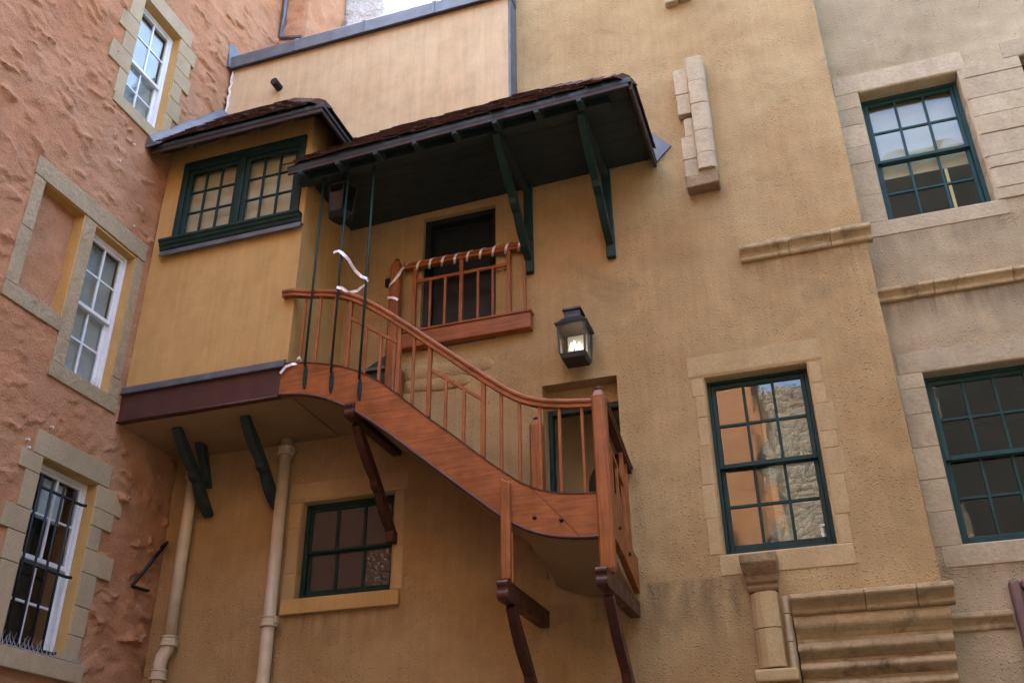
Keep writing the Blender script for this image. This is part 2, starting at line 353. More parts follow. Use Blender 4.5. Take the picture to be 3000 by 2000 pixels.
# planes: (u along wall, d depth into wall, v height)
def MY(y): return lambda u, d, v: (u, y + d, v)
def MX(x): return lambda u, d, v: (x - d, u, v)
def mbox(mb, M, u0, u1, d0, d1, v0, v1):
    p = [M(u0, d0, v0), M(u1, d0, v0), M(u1, d1, v0), M(u0, d1, v0), M(u0, d0, v1), M(u1, d0, v1), M(u1, d1, v1), M(u0, d1, v1)]
    return mb.hexa(p)
def block(name, mat, parent, M, u0, u1, d0, d1, v0, v1, bevel=0.006, seg=1):
    return obj(name, mbox(MB(), M, u0, u1, d0, d1, v0, v1), mat, parent, bevel, seg)

def sash(parent, M, u0, u1, v0, v1, cols, rows, d, mat, gmat, stile=0.045, top=0.045, bot=0.06, bar=0.028, th=0.04, panes=True):
    m = MB(); mbox(m, M, u0, u0 + stile, d, d + th, v0, v1); mbox(m, M, u1 - stile, u1, d, d + th, v0, v1)
    mbox(m, M, u0 + stile, u1 - stile, d + .001, d + th - .001, v0, v0 + bot); mbox(m, M, u0 + stile, u1 - stile, d + .001, d + th - .001, v1 - top, v1)
    obj('sash', m, mat, parent, 0.004)
    a0, a1, b0, b1 = u0 + stile, u1 - stile, v0 + bot, v1 - top
    pu = (a1 - a0 + bar) / cols; pv = (b1 - b0 + bar) / rows
    for i in range(1, cols):
        c = a0 + i * pu - bar; obj('glazing_bar', mbox(MB(), M, c, c + bar, d + .004, d + th - .004, b0, b1), mat, parent, 0.003)
    for j in range(1, rows):
        c = b0 + j * pv - bar; obj('glazing_bar', mbox(MB(), M, a0, a1, d + .006, d + th - .006, c, c + bar), mat, parent, 0.003)
    for i in range(cols):
        for j in range(rows):
            g = random.choice(gmat) if isinstance(gmat, list) else gmat
            t = random.uniform(-0.0015, 0.0015)
            p0, p1 = a0 + i * pu, a0 + i * pu + pu - bar; q0, q1 = b0 + j * pv, b0 + j * pv + pv - bar; e = d + th * 0.5
            pm = MB().hexa([M(p0, e + t, q0), M(p1, e - t, q0), M(p1, e + .004 - t, q0), M(p0, e + .004 + t, q0),
                            M(p0, e - t, q1), M(p1, e + t, q1), M(p1, e + .004 + t, q1), M(p0, e + .004 - t, q1)])
            obj('pane', pm, g, parent)
def frame(parent, M, u0, u1, v0, v1, d0, d1, w, mat, name='window', bot=None):
    m = MB(); bot = w if bot is None else bot
    mbox(m, M, u0, u0 + w, d0, d1, v0, v1); mbox(m, M, u1 - w, u1, d0, d1, v0, v1)
    mbox(m, M, u0 + w, u1 - w, d0 + .001, d1 - .001, v1 - w, v1); mbox(m, M, u0 + w, u1 - w, d0 - .004, d1 - .001, v0, v0 + bot)
    return obj(name, m, mat, parent, 0.004)
def room(parent, M, u0, u1, v0, v1, d0, d1, mat):
    m = MB(); t = 0.05
    mbox(m, M, u0 - t, u1 + t, d1, d1 + t, v0 - t, v1 + t); mbox(m, M, u0 - t, u0, d0, d1 - .001, v0, v1); mbox(m, M, u1, u1 + t, d0, d1 - .001, v0, v1)
    mbox(m, M, u0 - t, u1 + t, d0, d1 - .001, v0 - t, v0 - .001); mbox(m, M, u0 - t, u1 + t, d0, d1 - .001, v1 + .001, v1 + t)
    return obj('interior_room', m, mat, parent)

# ------------------------------------------------------------------ ground
g = MB().box(-400, 400, -400, 400, -0.5, 0.0)
o = obj('courtyard_ground', g, 'paving'); o['kind'] = 'structure'; o['label'] = 'grey stone paving of the courtyard floor'

# ------------------------------------------------------------------ main ochre house (front plane y = 0)
house = thing('ochre_house', 'ochre harled house carrying the curved timber stair and tiled canopy', 'building', (-3, 0.2, 0))
Y0 = MY(0.0)
mid_hole = (-0.92, 0.08, 4.16, 6.00); small_hole = (-5.38, -4.28, 4.17, 5.22)
up_door = (-4.07, -3.14, 6.86, 8.69); low_door = (-2.62, -1.81, 4.12, 6.18)
corbel_cut = (-0.40, 0.86, 0.0, 3.58)
holes = [mid_hole, small_hole, up_door, low_door, corbel_cut, (-7.1, -2.86, 11.88, 14.2)]
flats = [(-1.10, 0.28, 3.98, 6.26), (-5.52, -4.15, 3.98, 5.45), (-7.1, -5.0, 5.9, 9.5)]
us = lines(-7.1, 0.86, -7.0, 0.8, 0.055, 0.1, [h[i] for h in holes for i in (0, 1)] + [-7.1, 0.86])
vs = lines(0, 14.2, 2.7, 12.0, 0.055, 0.6, [h[i] for h in holes for i in (2, 3)] + [0.0, 14.2])
def main_disp(U, V):
    d = 0.016 * fbm(U * 1.1, V * 1.1, 3, 3) + 0.010 * fbm(U * 5, V * 5, 11, 3)
    d += 0.012 * sstep(0.6, 0.86, U) * (vnoise(V * 2.3, V * 0 + .5, 5) - 0.5)
    soft = np.exp(-((np.maximum(np.maximum(-2.62 - U, U + 1.81), 0)) ** 2 + np.maximum(V - 6.18, 0) ** 2) / 0.02)
    return d - 0.02 * soft
wall_mesh('wall', Y0, us, vs, holes, flats, main_disp, 0.42, 'harl', house, (0, 1, 0))
# body of the house behind the front: side wall, roof slab
box('side_wall', 'harl', house, 0.44, 0.84, 0.425, 8.0, 3.6, 14.15)
box('roof_slab', 'lead', house, -7.05, -2.85, 0.43, 8.0, 11.5, 11.75)
box('roof_slab', 'lead', house, -2.83, 0.80, 0.43, 8.0, 13.9, 14.1)
box('rear_wall', 'harl', house, -7.05, 0.43, 8.01, 8.3, 0.0, 11.45)

def arris(r, n=5): return [(r - r * math.sin(t), r - r * math.cos(t)) for t in np.linspace(0, math.pi / 2, n)]
def side_stone(parent, M, mat, ui, uo, d0, d1, v0, v1, r, bevel=0.003):
    # ui: edge at the opening, uo: outer edge; the front corner at ui is rounded
    sg = 1 if uo > ui else -1
    poly = [(uo, d1), (uo, d0)] + [(ui + sg * a, d0 + b) for a, b in arris(r)] + [(ui, d1)]
    n = len(poly); vs_ = [M(u, d_, v0) for u, d_ in poly] + [M(u, d_, v1) for u, d_ in poly]
    m = MB().add(vs_, [tuple(range(n)), tuple(range(2 * n - 1, n - 1, -1))] + [(k, (k + 1) % n, n + (k + 1) % n, n + k) for k in range(n)])
    return obj('margin_stone', m, mat, parent, bevel)
def bar_stone(name, parent, M, mat, u0, u1, vi, vo, d0, d1, r, bevel=0.003):
    sg = 1 if vo > vi else -1
    poly = [(vo, d1), (vo, d0)] + [(vi + sg * a, d0 + b) for a, b in arris(r)] + [(vi, d1)]
    n = len(poly); vs_ = [M(u0, d_, v) for v, d_ in poly] + [M(u1, d_, v) for v, d_ in poly]
    m = MB().add(vs_, [tuple(range(n)), tuple(range(2 * n - 1, n - 1, -1))] + [(k, (k + 1) % n, n + (k + 1) % n, n + k) for k in range(n)])
    return obj(name, m, mat, parent, bevel)
def margin(parent, M, hole, mat, left, right, lintel, sill, d0=-0.006, d1=0.30, r=0.045):
    for side, L in ((0, left), (1, right)):
        for (v0, v1, w) in L:
            ui, uo = (hole[0] + 0.006, hole[0] - w) if side == 0 else (hole[1] - 0.006, hole[1] + w)
            side_stone(parent, M, mat, ui, uo, d0 - random.uniform(-.002, .003), d1, v0 + 0.0025, v1 - 0.0025, r)
    if lintel: bar_stone('lintel', parent, M, mat, lintel[0], lintel[1], min(lintel[2], hole[3] - 0.008), lintel[3], d0 - .002, d1, r)
    if sill: bar_stone('sill', parent, M, mat, sill[0], sill[1], max(sill[3], hole[2] + 0.008), sill[2], d0 - .002, d1, 0.02)

# middle sash window
vsL = [4.19, 4.54, 4.87, 5.27, 5.57, 5.80, 5.99]
vsR = [4.18, 4.45, 4.83, 5.09, 5.26, 5.55, 5.77, 5.99]
wl_ = [0.13, 0.14, 0.13, 0.11, 0.11, 0.13]; wr_ = [0.13, 0.16, 0.19, 0.16, 0.18, 0.13, 0.12]
margin(house, Y0, mid_hole, 'dressed', [(vsL[i], vsL[i + 1], wl_[i]) for i in range(6)], [(vsR[i], vsR[i + 1], wr_[i]) for i in range(7)],
       (-1.08, 0.23, 5.99, 6.24), (-0.97, 0.21, 3.99, 4.185))
w = frame(house, Y0, -0.915, 0.075, 4.185, 5.995, 0.12, 0.24, 0.035, 'green', bot=0.05)
sash(w, Y0, -0.88, 0.04, 5.06, 5.955, 3, 2, 0.135, 'green', 'glass', bot=0.045)
sash(w, Y0, -0.88, 0.04, 4.235, 5.10, 3, 2, 0.18, 'green', 'glass', bot=0.075, top=0.04)
room(house, Y0, -1.4, 0.4, 3.6, 6.4, 0.45, 2.6, 'room')
# small window by the drainpipe
margin(house, Y0, small_hole, 'dressed', [(4.15, 4.44, 0.16), (4.44, 4.93, 0.14), (4.93, 5.215, 0.15)], [(4.17, 4.62, 0.13), (4.62, 5.215, 0.12)],
       (-5.55, -4.12, 5.22, 5.44), None, r=0.04)
block('sill', 'smooth', house, Y0, -5.50, -4.16, -0.055, 0.3, 4.0, 4.155, 0.006)
w = frame(house, Y0, -5.375, -4.285, 4.165, 5.215, 0.10, 0.2, 0.05, 'green', bot=0.06)
sash(w, Y0, -5.325, -4.335, 4.67, 5.165, 3, 1, 0.115, 'green', 'frosted', stile=0.03, bar=0.035, bot=0.03, top=0.03)
sash(w, Y0, -5.325, -4.335, 4.225, 4.69, 3, 1, 0.15, 'green', ['frosted', 'rippled'], stile=0.03, bar=0.035, bot=0.05, top=0.03)
# upper doorway
m = MB(); mbox(m, Y0, -4.068, -4.00, 0.06, 0.18, 6.86, 8.69); mbox(m, Y0, -3.20, -3.142, 0.06, 0.18, 6.86, 8.69); mbox(m, Y0, -4.0, -3.2, 0.061, 0.179, 8.62, 8.69)
d = obj('upper_door', m, 'door', house, 0.005); d['label'] = 'dark green frame of the open upper doorway'
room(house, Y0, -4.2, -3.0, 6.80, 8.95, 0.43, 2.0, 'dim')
obj('door_leaf', mbox(MB(), Y0, -4.0, -3.2, 0.20, 0.24, 6.90, 8.62), 'door', d, 0.004)
for zz in (7.0, 7.85):
    for xx in (-3.93, -3.57): obj('door_panel', mbox(MB(), Y0, xx, xx + 0.30, 0.19, 0.199, zz, zz + 0.68), 'door', d, 0.003)
# lower doorway
m = MB(); mbox(m, Y0, -2.615, -2.575, 0.20, 0.30, 4.12, 5.965); mbox(m, Y0, -1.85, -1.812, 0.20, 0.30, 4.12, 5.965); mbox(m, Y0, -2.575, -1.85, 0.201, 0.299, 5.915, 5.965)
d = obj('lower_door', m, 'green', house, 0.005); d['label'] = 'slim green frame of the open lower doorway'
box('door_head', 'harl', house, -2.64, -1.79, 0.19, 0.415, 5.968, 6.22, 0.01, 2)
room(house, Y0, -2.9, -1.6, 4.05, 6.3, 0.43, 1.05, 'hall')
arch = [(-2.40, 5.33), (-2.40, 5.38)] + [(-2.04 - 0.36 * math.cos(t), 5.38 + 0.33 * math.sin(t)) for t in np.linspace(0.1, math.pi - 0.1, 14)] + [(-1.68, 5.38), (-1.68, 5.33), (-1.75, 5.30), (-2.04, 5.28), (-2.32, 5.30)]
obj('inner_arch', MB().prism(arch, 'y', 0.99, 1.04), 'dim', house)
# stone cornice on the front
def cornice_profile(p, h):   # (y outward negative, z)
    return [(0.05, 0), (-0.25 * p, 0), (-0.38 * p, 0.08 * h), (-0.40 * p, 0.22 * h), (-0.30 * p, 0.28 * h), (-0.42 * p, 0.42 * h), (-0.70 * p, 0.58 * h),
            (-0.92 * p, 0.64 * h), (-1.0 * p, 0.74 * h), (-0.98 * p, 0.95 * h), (0.05, h * 1.15)]
for (a, b) in ((-0.395, 0.10), (0.104, 0.52), (0.524, 0.925)):
    obj('cornice_stone', MB().prism([(y, z + 7.25 + random.uniform(-.003, .003)) for y, z in cornice_profile(0.11, 0.17)], 'x', a, b), 'oldstone', house, 0.006, 2)
# corbel of rolls under the corner
for (a, b) in ((-0.39, 0.22), (0.224, 0.64), (0.644, 0.935)):
    obj('cornice_stone', MB().prism([(y, z + 3.575) for y, z in cornice_profile(0.17, 0.165)], 'x', a, b), 'oldstone', house, 0.006, 2)
cz_, cyy = 3.585, -0.02
for i, h in enumerate((0.20, 0.03, 0.135, 0.025, 0.12, 0.022, 0.125, 0.022, 0.12, 0.02, 0.12)):
    zt, zb = cz_, cz_ - h + 0.002; fil = h < 0.05
    if fil: prof_ = [(cyy + .030, zt), (cyy + .026, zb)]
    else: prof_ = [(cyy + .015 - 0.042 * math.sin(math.pi * min(1, t * 1.25)) + 0.085 * max(0, t - 0.55) ** 1.3 / 0.45, zt - h * t) for t in np.linspace(0, 1, 11)]
    poly = [(0.34, zt)] + prof_ + [(0.34, zb)]
    xs = np.linspace(-0.39, 0.875 - 0.006 * i, 22); rg = []
    for x in xs:
        wob = 0.020 * (vnoise(np.array(x * 2.6), np.array(i * 3.7), 21) - .5) + 0.016 * (vnoise(np.array(x * 11), np.array(i * 5.1), 22) - .5)
        rg.append([(x, y + (wob if k not in (0, len(poly) - 1) else 0), z) for k, (y, z) in enumerate(poly)])
    obj('corbel_course', MB().rings(rg), 'oldstone', house, smooth=False)
    cz_ -= h; cyy += 0.0 if fil else 0.042
# projecting rendered panel above the roofs
box('upper_panel', 'panel', house, -7.08, -2.86, -0.25, -0.003, 9.75, 11.86)
for i, (a, b) in enumerate(((-7.09, -6.03), (-6.025, -4.97), (-4.965, -3.92), (-3.915, -2.84))):
    m = MB().prism([(-0.335, 11.83), (-0.325, 12.05), (-0.30, 12.085), (0.5, 12.16), (0.5, 11.872), (-0.31, 11.872), (-0.315, 11.83)], 'x', a, b)
    obj('lead_coping', m, 'lead', house, 0.006, 2)
    if i: obj('lead_roll', MB().prism([(-0.345, 11.825), (-0.333, 12.06), (-0.30, 12.10), (0.5, 12.175), (0.5, 12.15), (-0.30, 12.08), (-0.325, 12.04), (-0.335, 11.825)], 'x', a - 0.022, a + 0.02), 'lead', house, 0.004)
obj('lead_upstand', MB().hexa([(-7.12, -0.36, 11.84), (-7.05, -0.36, 11.84), (-7.05, 0.2, 11.9), (-7.12, 0.2, 11.9), (-7.13, -0.42, 12.42), (-7.11, -0.40, 12.38), (-7.03, 0.2, 12.15), (-7.12, 0.2, 12.2)]), 'lead', house, 0.006)
for (a, b) in ((10.0, 10.93), (10.935, 11.84)):
    box('lead_flashing', 'lead', house, -2.875, -2.845, -0.258, 0.0, a, b, 0.004)
pts = [(-7.055 + 0.012 * math.sin(k * 1.7), -0.262 - 0.006 * math.cos(k * 2.3), 10.75 + k * 0.053) for k in range(21)]
obj('mortar_joint', MB().tube(pts, [0.014 + 0.007 * abs(math.sin(k * 1.3)) for k in range(21)], 6), 'flash', house, smooth=True)
# roll-moulded stone remnant below the balcony
for (zc, r, xa, xb) in ((6.58, 0.10, -4.22, -3.14), (6.43, 0.085, -4.22, -3.42)):
    n = 14; rg = []
    for i in range(n):
        t = i / (n - 1); x = xa + (xb - xa) * t; rr = r * (1.0 if t < .75 else math.sqrt(max(0.02, 1 - ((t - .75) / .25) ** 2)))
        zz = zc - 0.03 * t + 0.008 * math.sin(9 * t)
        rg.append([(x, 0.012 - rr * 0.40 * math.sin(a), zz + rr * math.cos(a)) for a in np.linspace(-0.2, math.pi + 0.2, 12)])
    obj('roll_moulding', MB().rings(rg), 'harl', house, smooth=True)

# weathered pilaster fragment, high on the wall
fr = thing('pilaster_fragment', 'long pale stone pilaster fragment left standing proud of the harling beside the canopy', 'stonework', (-0.68, 0, 8.3))
zr = [8.44, 8.66, 8.98, 9.38, 9.72, 10.10]; zl = [8.40, 8.68, 9.00, 9.34, 9.64, 10.03]
for i in range(5):
    j = random.uniform(-.008, .008)
    xr_ = -0.495 + j * .5; yf = -0.20 + j
    obj('stone_block', MB().prism([(-0.70, 0.03), (-0.70, yf + .02), (-0.68, yf), (xr_ - .07, yf)] + [(xr_ - .07 + .07 * math.sin(t), yf + .07 - .07 * math.cos(t)) for t in np.linspace(.3, math.pi / 2, 5)] + [(xr_, 0.03)], 'z', zr[i] + .002, zr[i + 1] - .002), 'dressed_pale', fr, 0.008, 2)
    if i != 2: obj('stone_block', MB().box(-0.86 - j, -0.705, -0.10 - j, 0.03, zl[i] + .002, zl[i + 1] - .002), 'dressed_pale', fr, 0.009, 2)
    else: obj('stone_block', MB().box(-0.81, -0.705, -0.09, 0.03, zl[i] + .004, zl[i + 1] - .06), 'dressed_pale', fr, 0.02, 2)
stub = [(-0.85, 8.24), (-0.50, 8.25), (-0.495, 8.45), (-0.56, 8.50), (-0.62, 8.47), (-0.69, 8.46), (-0.70, 8.41), (-0.78, 8.40), (-0.86, 8.41)]
so = obj('broken_end', MB().prism(stub, 'y', -0.165, 0.03), 'mossy', fr, 0.012, 2); so['label'] = 'dark broken lower end of the fragment'
fr2 = thing('pilaster_fragment', 'broken end of a second pale stone fragment high above the first', 'stonework', (-0.7, 0, 11.16))
obj('stone_block', MB().box(-0.86, -0.70, -0.10, 0.03, 11.17, 11.60), 'dressed_pale', fr2, 0.02, 2)
obj('stone_block', MB().box(-0.695, -0.53, -0.17, 0.03, 11.20, 11.62), 'dressed_pale', fr2, 0.03, 3)

# low pilaster with moulded cap beside the corbel
pil = thing('stone_pilaster', 'mossy capped stone pilaster beside the moulded corbel', 'stonework', (-0.6, 0, 2.0))
capp = [(0.03, 3.80), (-0.08, 3.80), (-0.10, 3.83), (-0.09, 3.86), (-0.12, 3.88), (-0.13, 3.93), (-0.19, 3.99), (-0.22, 4.03), (-0.22, 4.11), (0.03, 4.13)]
rg = []
for y, z in capp[1:-1]:
    e = -y; rg.append([(-0.72 - e * .25, 0.03, z), (-0.72 - e * .25, y, z), (-0.50 + e * .22, y, z), (-0.50 + e * .22, 0.03, z)])
obj('capital', MB().rings(rg), 'mossy', pil, 0.008, 2)
ch = [(-0.73, 0.03), (-0.73, -0.05), (-0.69, -0.10), (-0.64, -0.13), (-0.54, -0.13), (-0.50, -0.10), (-0.485, 0.03)]
for (a, b) in ((3.48, 3.79), (3.15, 3.475)):
    obj('shaft_stone', MB().prism(ch, 'z', a, b), 'dressed', pil, 0.006, 2)
for (a, b) in ((3.60, 3.75), (3.36, 3.596), (3.14, 3.356)):
    obj('colonnette_stone', MB().prism([(-0.47, 0.03), (-0.47, -0.04), (-0.45, -0.065), (-0.42, -0.06), (-0.405, -0.03), (-0.405, 0.03)], 'z', a, b), 'dressed_pale', pil, 0.008, 2)
obj('base_stone', MB().box(-0.77, -0.40, -0.18, 0.03, 3.02, 3.13), 'dressed', pil, 0.025, 3)
obj('base_stone', MB().box(-0.75, -0.41, -0.15, 0.03, 2.30, 3.015), 'dressed', pil, 0.02, 2)
obj('base_stone', MB().box(-0.78, -0.40, -0.20, 0.03, 0.0, 2.295), 'dressed', pil, 0.02, 2)

# ------------------------------------------------------------------ recessed wing on the right (plane y = 0.35)
wing = thing('recessed_wing', 'paler harled wing set back beyond the house corner with three sash windows', 'building', (2.4, 0.6, 0))
YR = MY(0.35)
tr_hole = (1.15, 2.21, 7.68, 9.475); lr_hole = (1.13, 2.11, 4.16, 5.88); t2_hole = (2.84, 3.85, 7.68, 9.50)
holes = [tr_hole, lr_hole, t2_hole]
flats = [(0.86, 2.85, 7.5, 9.75), (0.86, 2.4, 3.98, 6.12)]
us = lines(-0.44, 5.2, 0.8, 3.2, 0.055, 0.4, [h[i] for h in holes for i in (0, 1)] + [-0.44, 5.2])
vs = lines(0, 14.6, 2.8, 11.0, 0.055, 0.6, [h[i] for h in holes for i in (2, 3)] + [0.0, 14.6])
wall_mesh('wall', YR, us, vs, holes, flats, lambda U, V: 0.03 * fbm(U * 1.3, V * 1.3, 41, 3) + 0.014 * fbm(U * 5, V * 5, 43, 3), 0.4, 'pale', wing, (0, 1, 0))
box('roof_slab', 'lead', wing, 0.87, 5.1, 0.80, 8.0, 14.2, 14.4)
# upper window
q = [7.68, 8.04, 8.48, 8.71, 9.02, 9.26, 9.475]
margin(wing, YR, tr_hole, 'dressed_pale', [(q[i], q[i + 1], 0.26 + 0.02 * (i % 2)) for i in range(6)], [], (0.90, 2.30, 9.475, 9.74), (0.95, 2.30, 7.50, 7.675), r=0.03)
q = [7.68, 7.82, 8.08, 8.23, 8.53, 8.78, 9.03, 9.33, 9.49]
for i in range(8):
    side_stone(wing, YR, 'dressed_pale', 2.204, 2.845, -0.015 - random.uniform(0, .012), 0.3, q[i] + .003, q[i + 1] - .003, 0.085 - 0.03 * (i % 3 == 0), 0.005)
w = frame(wing, YR, 1.155, 2.205, 7.685, 9.47, 0.17, 0.29, 0.045, 'green2', bot=0.04)
sash(w, YR, 1.20, 2.16, 8.56, 9.425, 3, 2, 0.185, 'green2', 'glass', stile=0.04, bot=0.04)
sash(w, YR, 1.20, 2.16, 7.725, 8.60, 3, 2, 0.23, 'green2', 'glass', stile=0.04, bot=0.05, top=0.04)
obj('roller_blind', mbox(MB(), YR, 1.21, 2.15, 0.31, 0.32, 8.42, 9.43), 'blind', w)
room(wing, YR, 0.9, 2.6, 7.3, 9.8, 0.42, 3.2, 'room')
box('strip_light', 'tube', wing, 2.03, 2.06, 1.45, 1.48, 8.40, 9.50)
# second upper window, its edge only in view
margin(wing, YR, t2_hole, 'dressed_pale', [], [], (2.70, 4.0, 9.50, 9.74), (2.75, 4.0, 7.50, 7.675), r=0.03)
w = frame(wing, YR, 2.845, 3.845, 7.685, 9.495, 0.17, 0.29, 0.045, 'green2', bot=0.04)
sash(w, YR, 2.89, 3.80, 8.56, 9.45, 3, 2, 0.185, 'green2', 'glass', stile=0.04, bot=0.04)
sash(w, YR, 2.89, 3.80, 7.725, 8.60, 3, 2, 0.23, 'green2', 'glass', stile=0.04, bot=0.05, top=0.04)
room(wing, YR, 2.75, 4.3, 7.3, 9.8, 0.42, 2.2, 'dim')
# lower window
q = [4.16, 4.48, 4.79, 5.11, 5.45, 5.72, 5.88]
margin(wing, YR, lr_hole, 'dressed_pale', [(q[i], q[i + 1], 0.235) for i in range(6)], [(q[i], q[i + 1], 0.2) for i in range(6)], (0.92, 2.35, 5.88, 6.10), (0.95, 2.35, 3.97, 4.155), r=0.02)
w = frame(wing, YR, 1.135, 2.105, 4.165, 5.875, 0.14, 0.26, 0.04, 'green2', bot=0.04)
sash(w, YR, 1.175, 2.065, 5.01, 5.835, 3, 2, 0.155, 'green2', 'glass', bot=0.045)
sash(w, YR, 1.175, 2.065, 4.205, 5.05, 3, 2, 0.20, 'green2', 'glass', bot=0.075, top=0.04)
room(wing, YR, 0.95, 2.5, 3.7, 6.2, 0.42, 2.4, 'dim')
# string courses
for (a, b) in ((0.875, 1.42), (1.424, 2.15), (2.154, 3.4)):
    obj('string_course', MB().prism([(y + 0.35, z + 6.70) for y, z in cornice_profile(0.09, 0.14)], 'x', a, b), 'oldstone', wing, 0.006, 2)
obj('string_course', MB().prism([(y + 0.35, z + 3.41) for y, z in cornice_profile(0.08, 0.15)], 'x', 0.87, 1.385), 'oldstone', wing, 0.006, 2)
# framed plaque at the foot of the wing
pq = thing('wall_plaque', 'purple brown moulded stone frame of a panel on the recessed wing', 'plaque', (1.9, 0.35, 2.4))
for nm, (a, b, c, e) in (('frame_side', (1.41, 1.50, 2.2, 3.80)), ('frame_side', (2.40, 2.49, 2.2, 3.80)), ('frame_top', (1.505, 2.395, 3.71, 3.80)), ('frame_bottom', (1.505, 2.395, 2.2, 2.29))):
    box(nm, 'plaque', pq, a, b, 0.25, 0.36, c, e, 0.03, 3)
box('panel', 'plaque_in', pq, 1.50, 2.40, 0.31, 0.36, 2.29, 3.71, 0.004)
box('carved_boss', 'plaque_in', pq, 1.58, 1.72, 0.27, 0.315, 3.50, 3.62, 0.03, 3)

# ------------------------------------------------------------------ orange building on the left (plane x = -7.1)
ob = thing('orange_building', 'tall orange rough-harled building with cream stone margins and white sash windows', 'building', (-7.6, -3, 0))
XL = MX(-7.1)
top_h = (-2.09, -1.36, 9.76, 11.42); mw_h = (-2.03, -1.34, 6.21, 7.95); bl_h = (-2.82, -2.20, 6.69, 7.97); lw_h = (-2.01, -1.21, 3.45, 5.225)
holes = [top_h, mw_h, bl_h, lw_h]
flats = [(-2.25, -1.15, 9.62, 11.6), (-2.95, -1.22, 6.55, 8.15), (-2.18, -1.22, 6.05, 8.1), (-2.2, -1.05, 3.3, 5.42)]
us = lines(-13.0, 3.6, -4.4, 1.3, 0.021, 0.25, [h[i] for h in holes for i in (0, 1)] + [-13.0, 3.6])
vs = lines(0, 16.0, 2.9, 14.6, 0.021, 0.4, [h[i] for h in holes for i in (2, 3)] + [0.0, 16.0])
def orange_disp(U, V):
    d = 0.035 * fbm(U * 0.8, V * 0.8, 61, 3) + 0.018 * fbm(U * 3.2, V * 4.5, 67, 3)
    rnd = random.Random(5); au, av = us, vs
    wu = 0.10 * fbm(U * 6, V * 6, 71, 4) + 0.035 * fbm(U * 16, V * 16, 75, 2); wv = 0.07 * fbm(U * 6 + 50, V * 6, 73, 4) + 0.03 * fbm(U * 16, V * 16 + 9, 77, 2)
    for k in range(1500):
        cu, cv = rnd.uniform(-4.3, 1.2), rnd.uniform(3.0, 14.5)
        near = 1.0 + (0.8 if cu > -1.0 and cv < 9 else 0.0)
        a, b = rnd.uniform(0.04, 0.16), rnd.uniform(0.025, 0.06); h = rnd.uniform(0.006, 0.027) * near * rnd.choice((1, 1, 1, -0.6)); th = rnd.uniform(-0.5, 0.5)
        R = 2.0 * a + .08
        i0, i1 = np.searchsorted(au, cu - R), np.searchsorted(au, cu + R); j0, j1 = np.searchsorted(av, cv - R), np.searchsorted(av, cv + R)
        if i1 - i0 < 2 or j1 - j0 < 2: continue
        s = np.s_[i0:i1, j0:j1]; du = U[s] - cu + wu[s]; dv = V[s] - cv + wv[s]
        p = (du * math.cos(th) + dv * math.sin(th)) / a; q_ = (-du * math.sin(th) + dv * math.cos(th)) / b
        r = np.sqrt(p * p + q_ * q_)
        prof = sstep(1.15, 0.70, r) * (0.80 - 0.22 * np.clip(q_, -1, 1))      # bulges towards its lower lip
        d[s] += h * prof
    return d + 0.010 * fbm(U * 7, V * 9, 81, 3) * (0.4 + 1.6 * vnoise(U * 1.3, V * 1.3, 83))
wall_mesh('wall', XL, us, vs, holes, flats, orange_disp, 0.4, 'orange', ob, (-1, 0, 0))
box('back_mass', 'orange', ob, -12.0, -7.75, -12.9, 3.5, 0, 15.9)
# projecting turret behind the parapet
def lumpy_box(name, mat, x0, x1, y0, y1, z0, z1, step, amp, seed):
    me = mesh_of(MB().box(x0, x1, y0, y1, z0, z1), name, MT[mat]); bm = bmesh.new(); bm.from_mesh(me)
    while True:
        long_ = [e for e in bm.edges if e.calc_length() > step * 1.6]
        if not long_ or len(bm.verts) > 60000: break
        bmesh.ops.subdivide_edges(bm, edges=long_, cuts=1, use_grid_fill=True)
    P = np.array([v.co[:] for v in bm.verts])
    d_ = amp * fbm(P[:, 0] * 3 + P[:, 1] * 3.3, P[:, 2] * 3.5, seed, 4) + amp * fbm(P[:, 1] * 8 - P[:, 0] * 8, P[:, 2] * 9, seed + 9, 3)
    bm.normal_update()
    for v, q_ in zip(bm.verts, d_): v.co += v.normal * float(q_)
    bm.to_mesh(me); bm.free(); me.polygons.foreach_set('use_smooth', [True] * len(me.polygons))
    o_ = bpy.data.objects.new(name, me); COL.objects.link(o_); attach(o_, ob); return o_
lumpy_box('rear_turret', 'orange', -7.3, -6.62, 0.75, 1.9, 11.9, 16.6, 0.07, 0.05, 131)
lumpy_box('rear_gable', 'sunlit_harl', -7.3, -5.95, 2.0, 4.4, 11.9, 18.0, 0.09, 0.07, 151)
obj('lead_flashing', MB().tube([(-7.04, 0.70, 14.6), (-7.02, 0.71, 13.9), (-7.03, 0.72, 13.45), (-6.80, 0.74, 13.40), (-6.66, 0.74, 13.36)], 0.035, 6), 'lead', ob)

def quoins(parent, hole, mat, L, Rr, lintel, sill, d0=-0.02):
    for side, LL in ((0, L), (1, Rr)):
        for (v0, v1, w_) in LL:
            u = (hole[0] - w_, hole[0]) if side == 0 else (hole[1], hole[1] + w_)
            block('margin_stone', mat, parent, XL, u[0], u[1], d0 - random.uniform(0, .003), 0.08, v0 + .002, v1 - .002, 0.006, 1)
    for nm, r in (('lintel', lintel), ('sill', sill)):
        if r: block(nm, mat, parent, XL, r[0], r[1], d0 - 0.004, 0.08, r[2], r[3], 0.008, 2)
def reveal(parent, hole, depth=0.2):
    for (a, b, c, e) in ((hole[1] - 0.008, hole[1] + 0.01, hole[2], hole[3]), (hole[0] - 0.01, hole[0] + 0.008, hole[2], hole[3]),
                         (hole[0] + .008, hole[1] - .008, hole[3] - 0.008, hole[3] + 0.01)):
        block('reveal', 'reveal', parent, XL, a, b, -0.006, depth, c, e, 0)
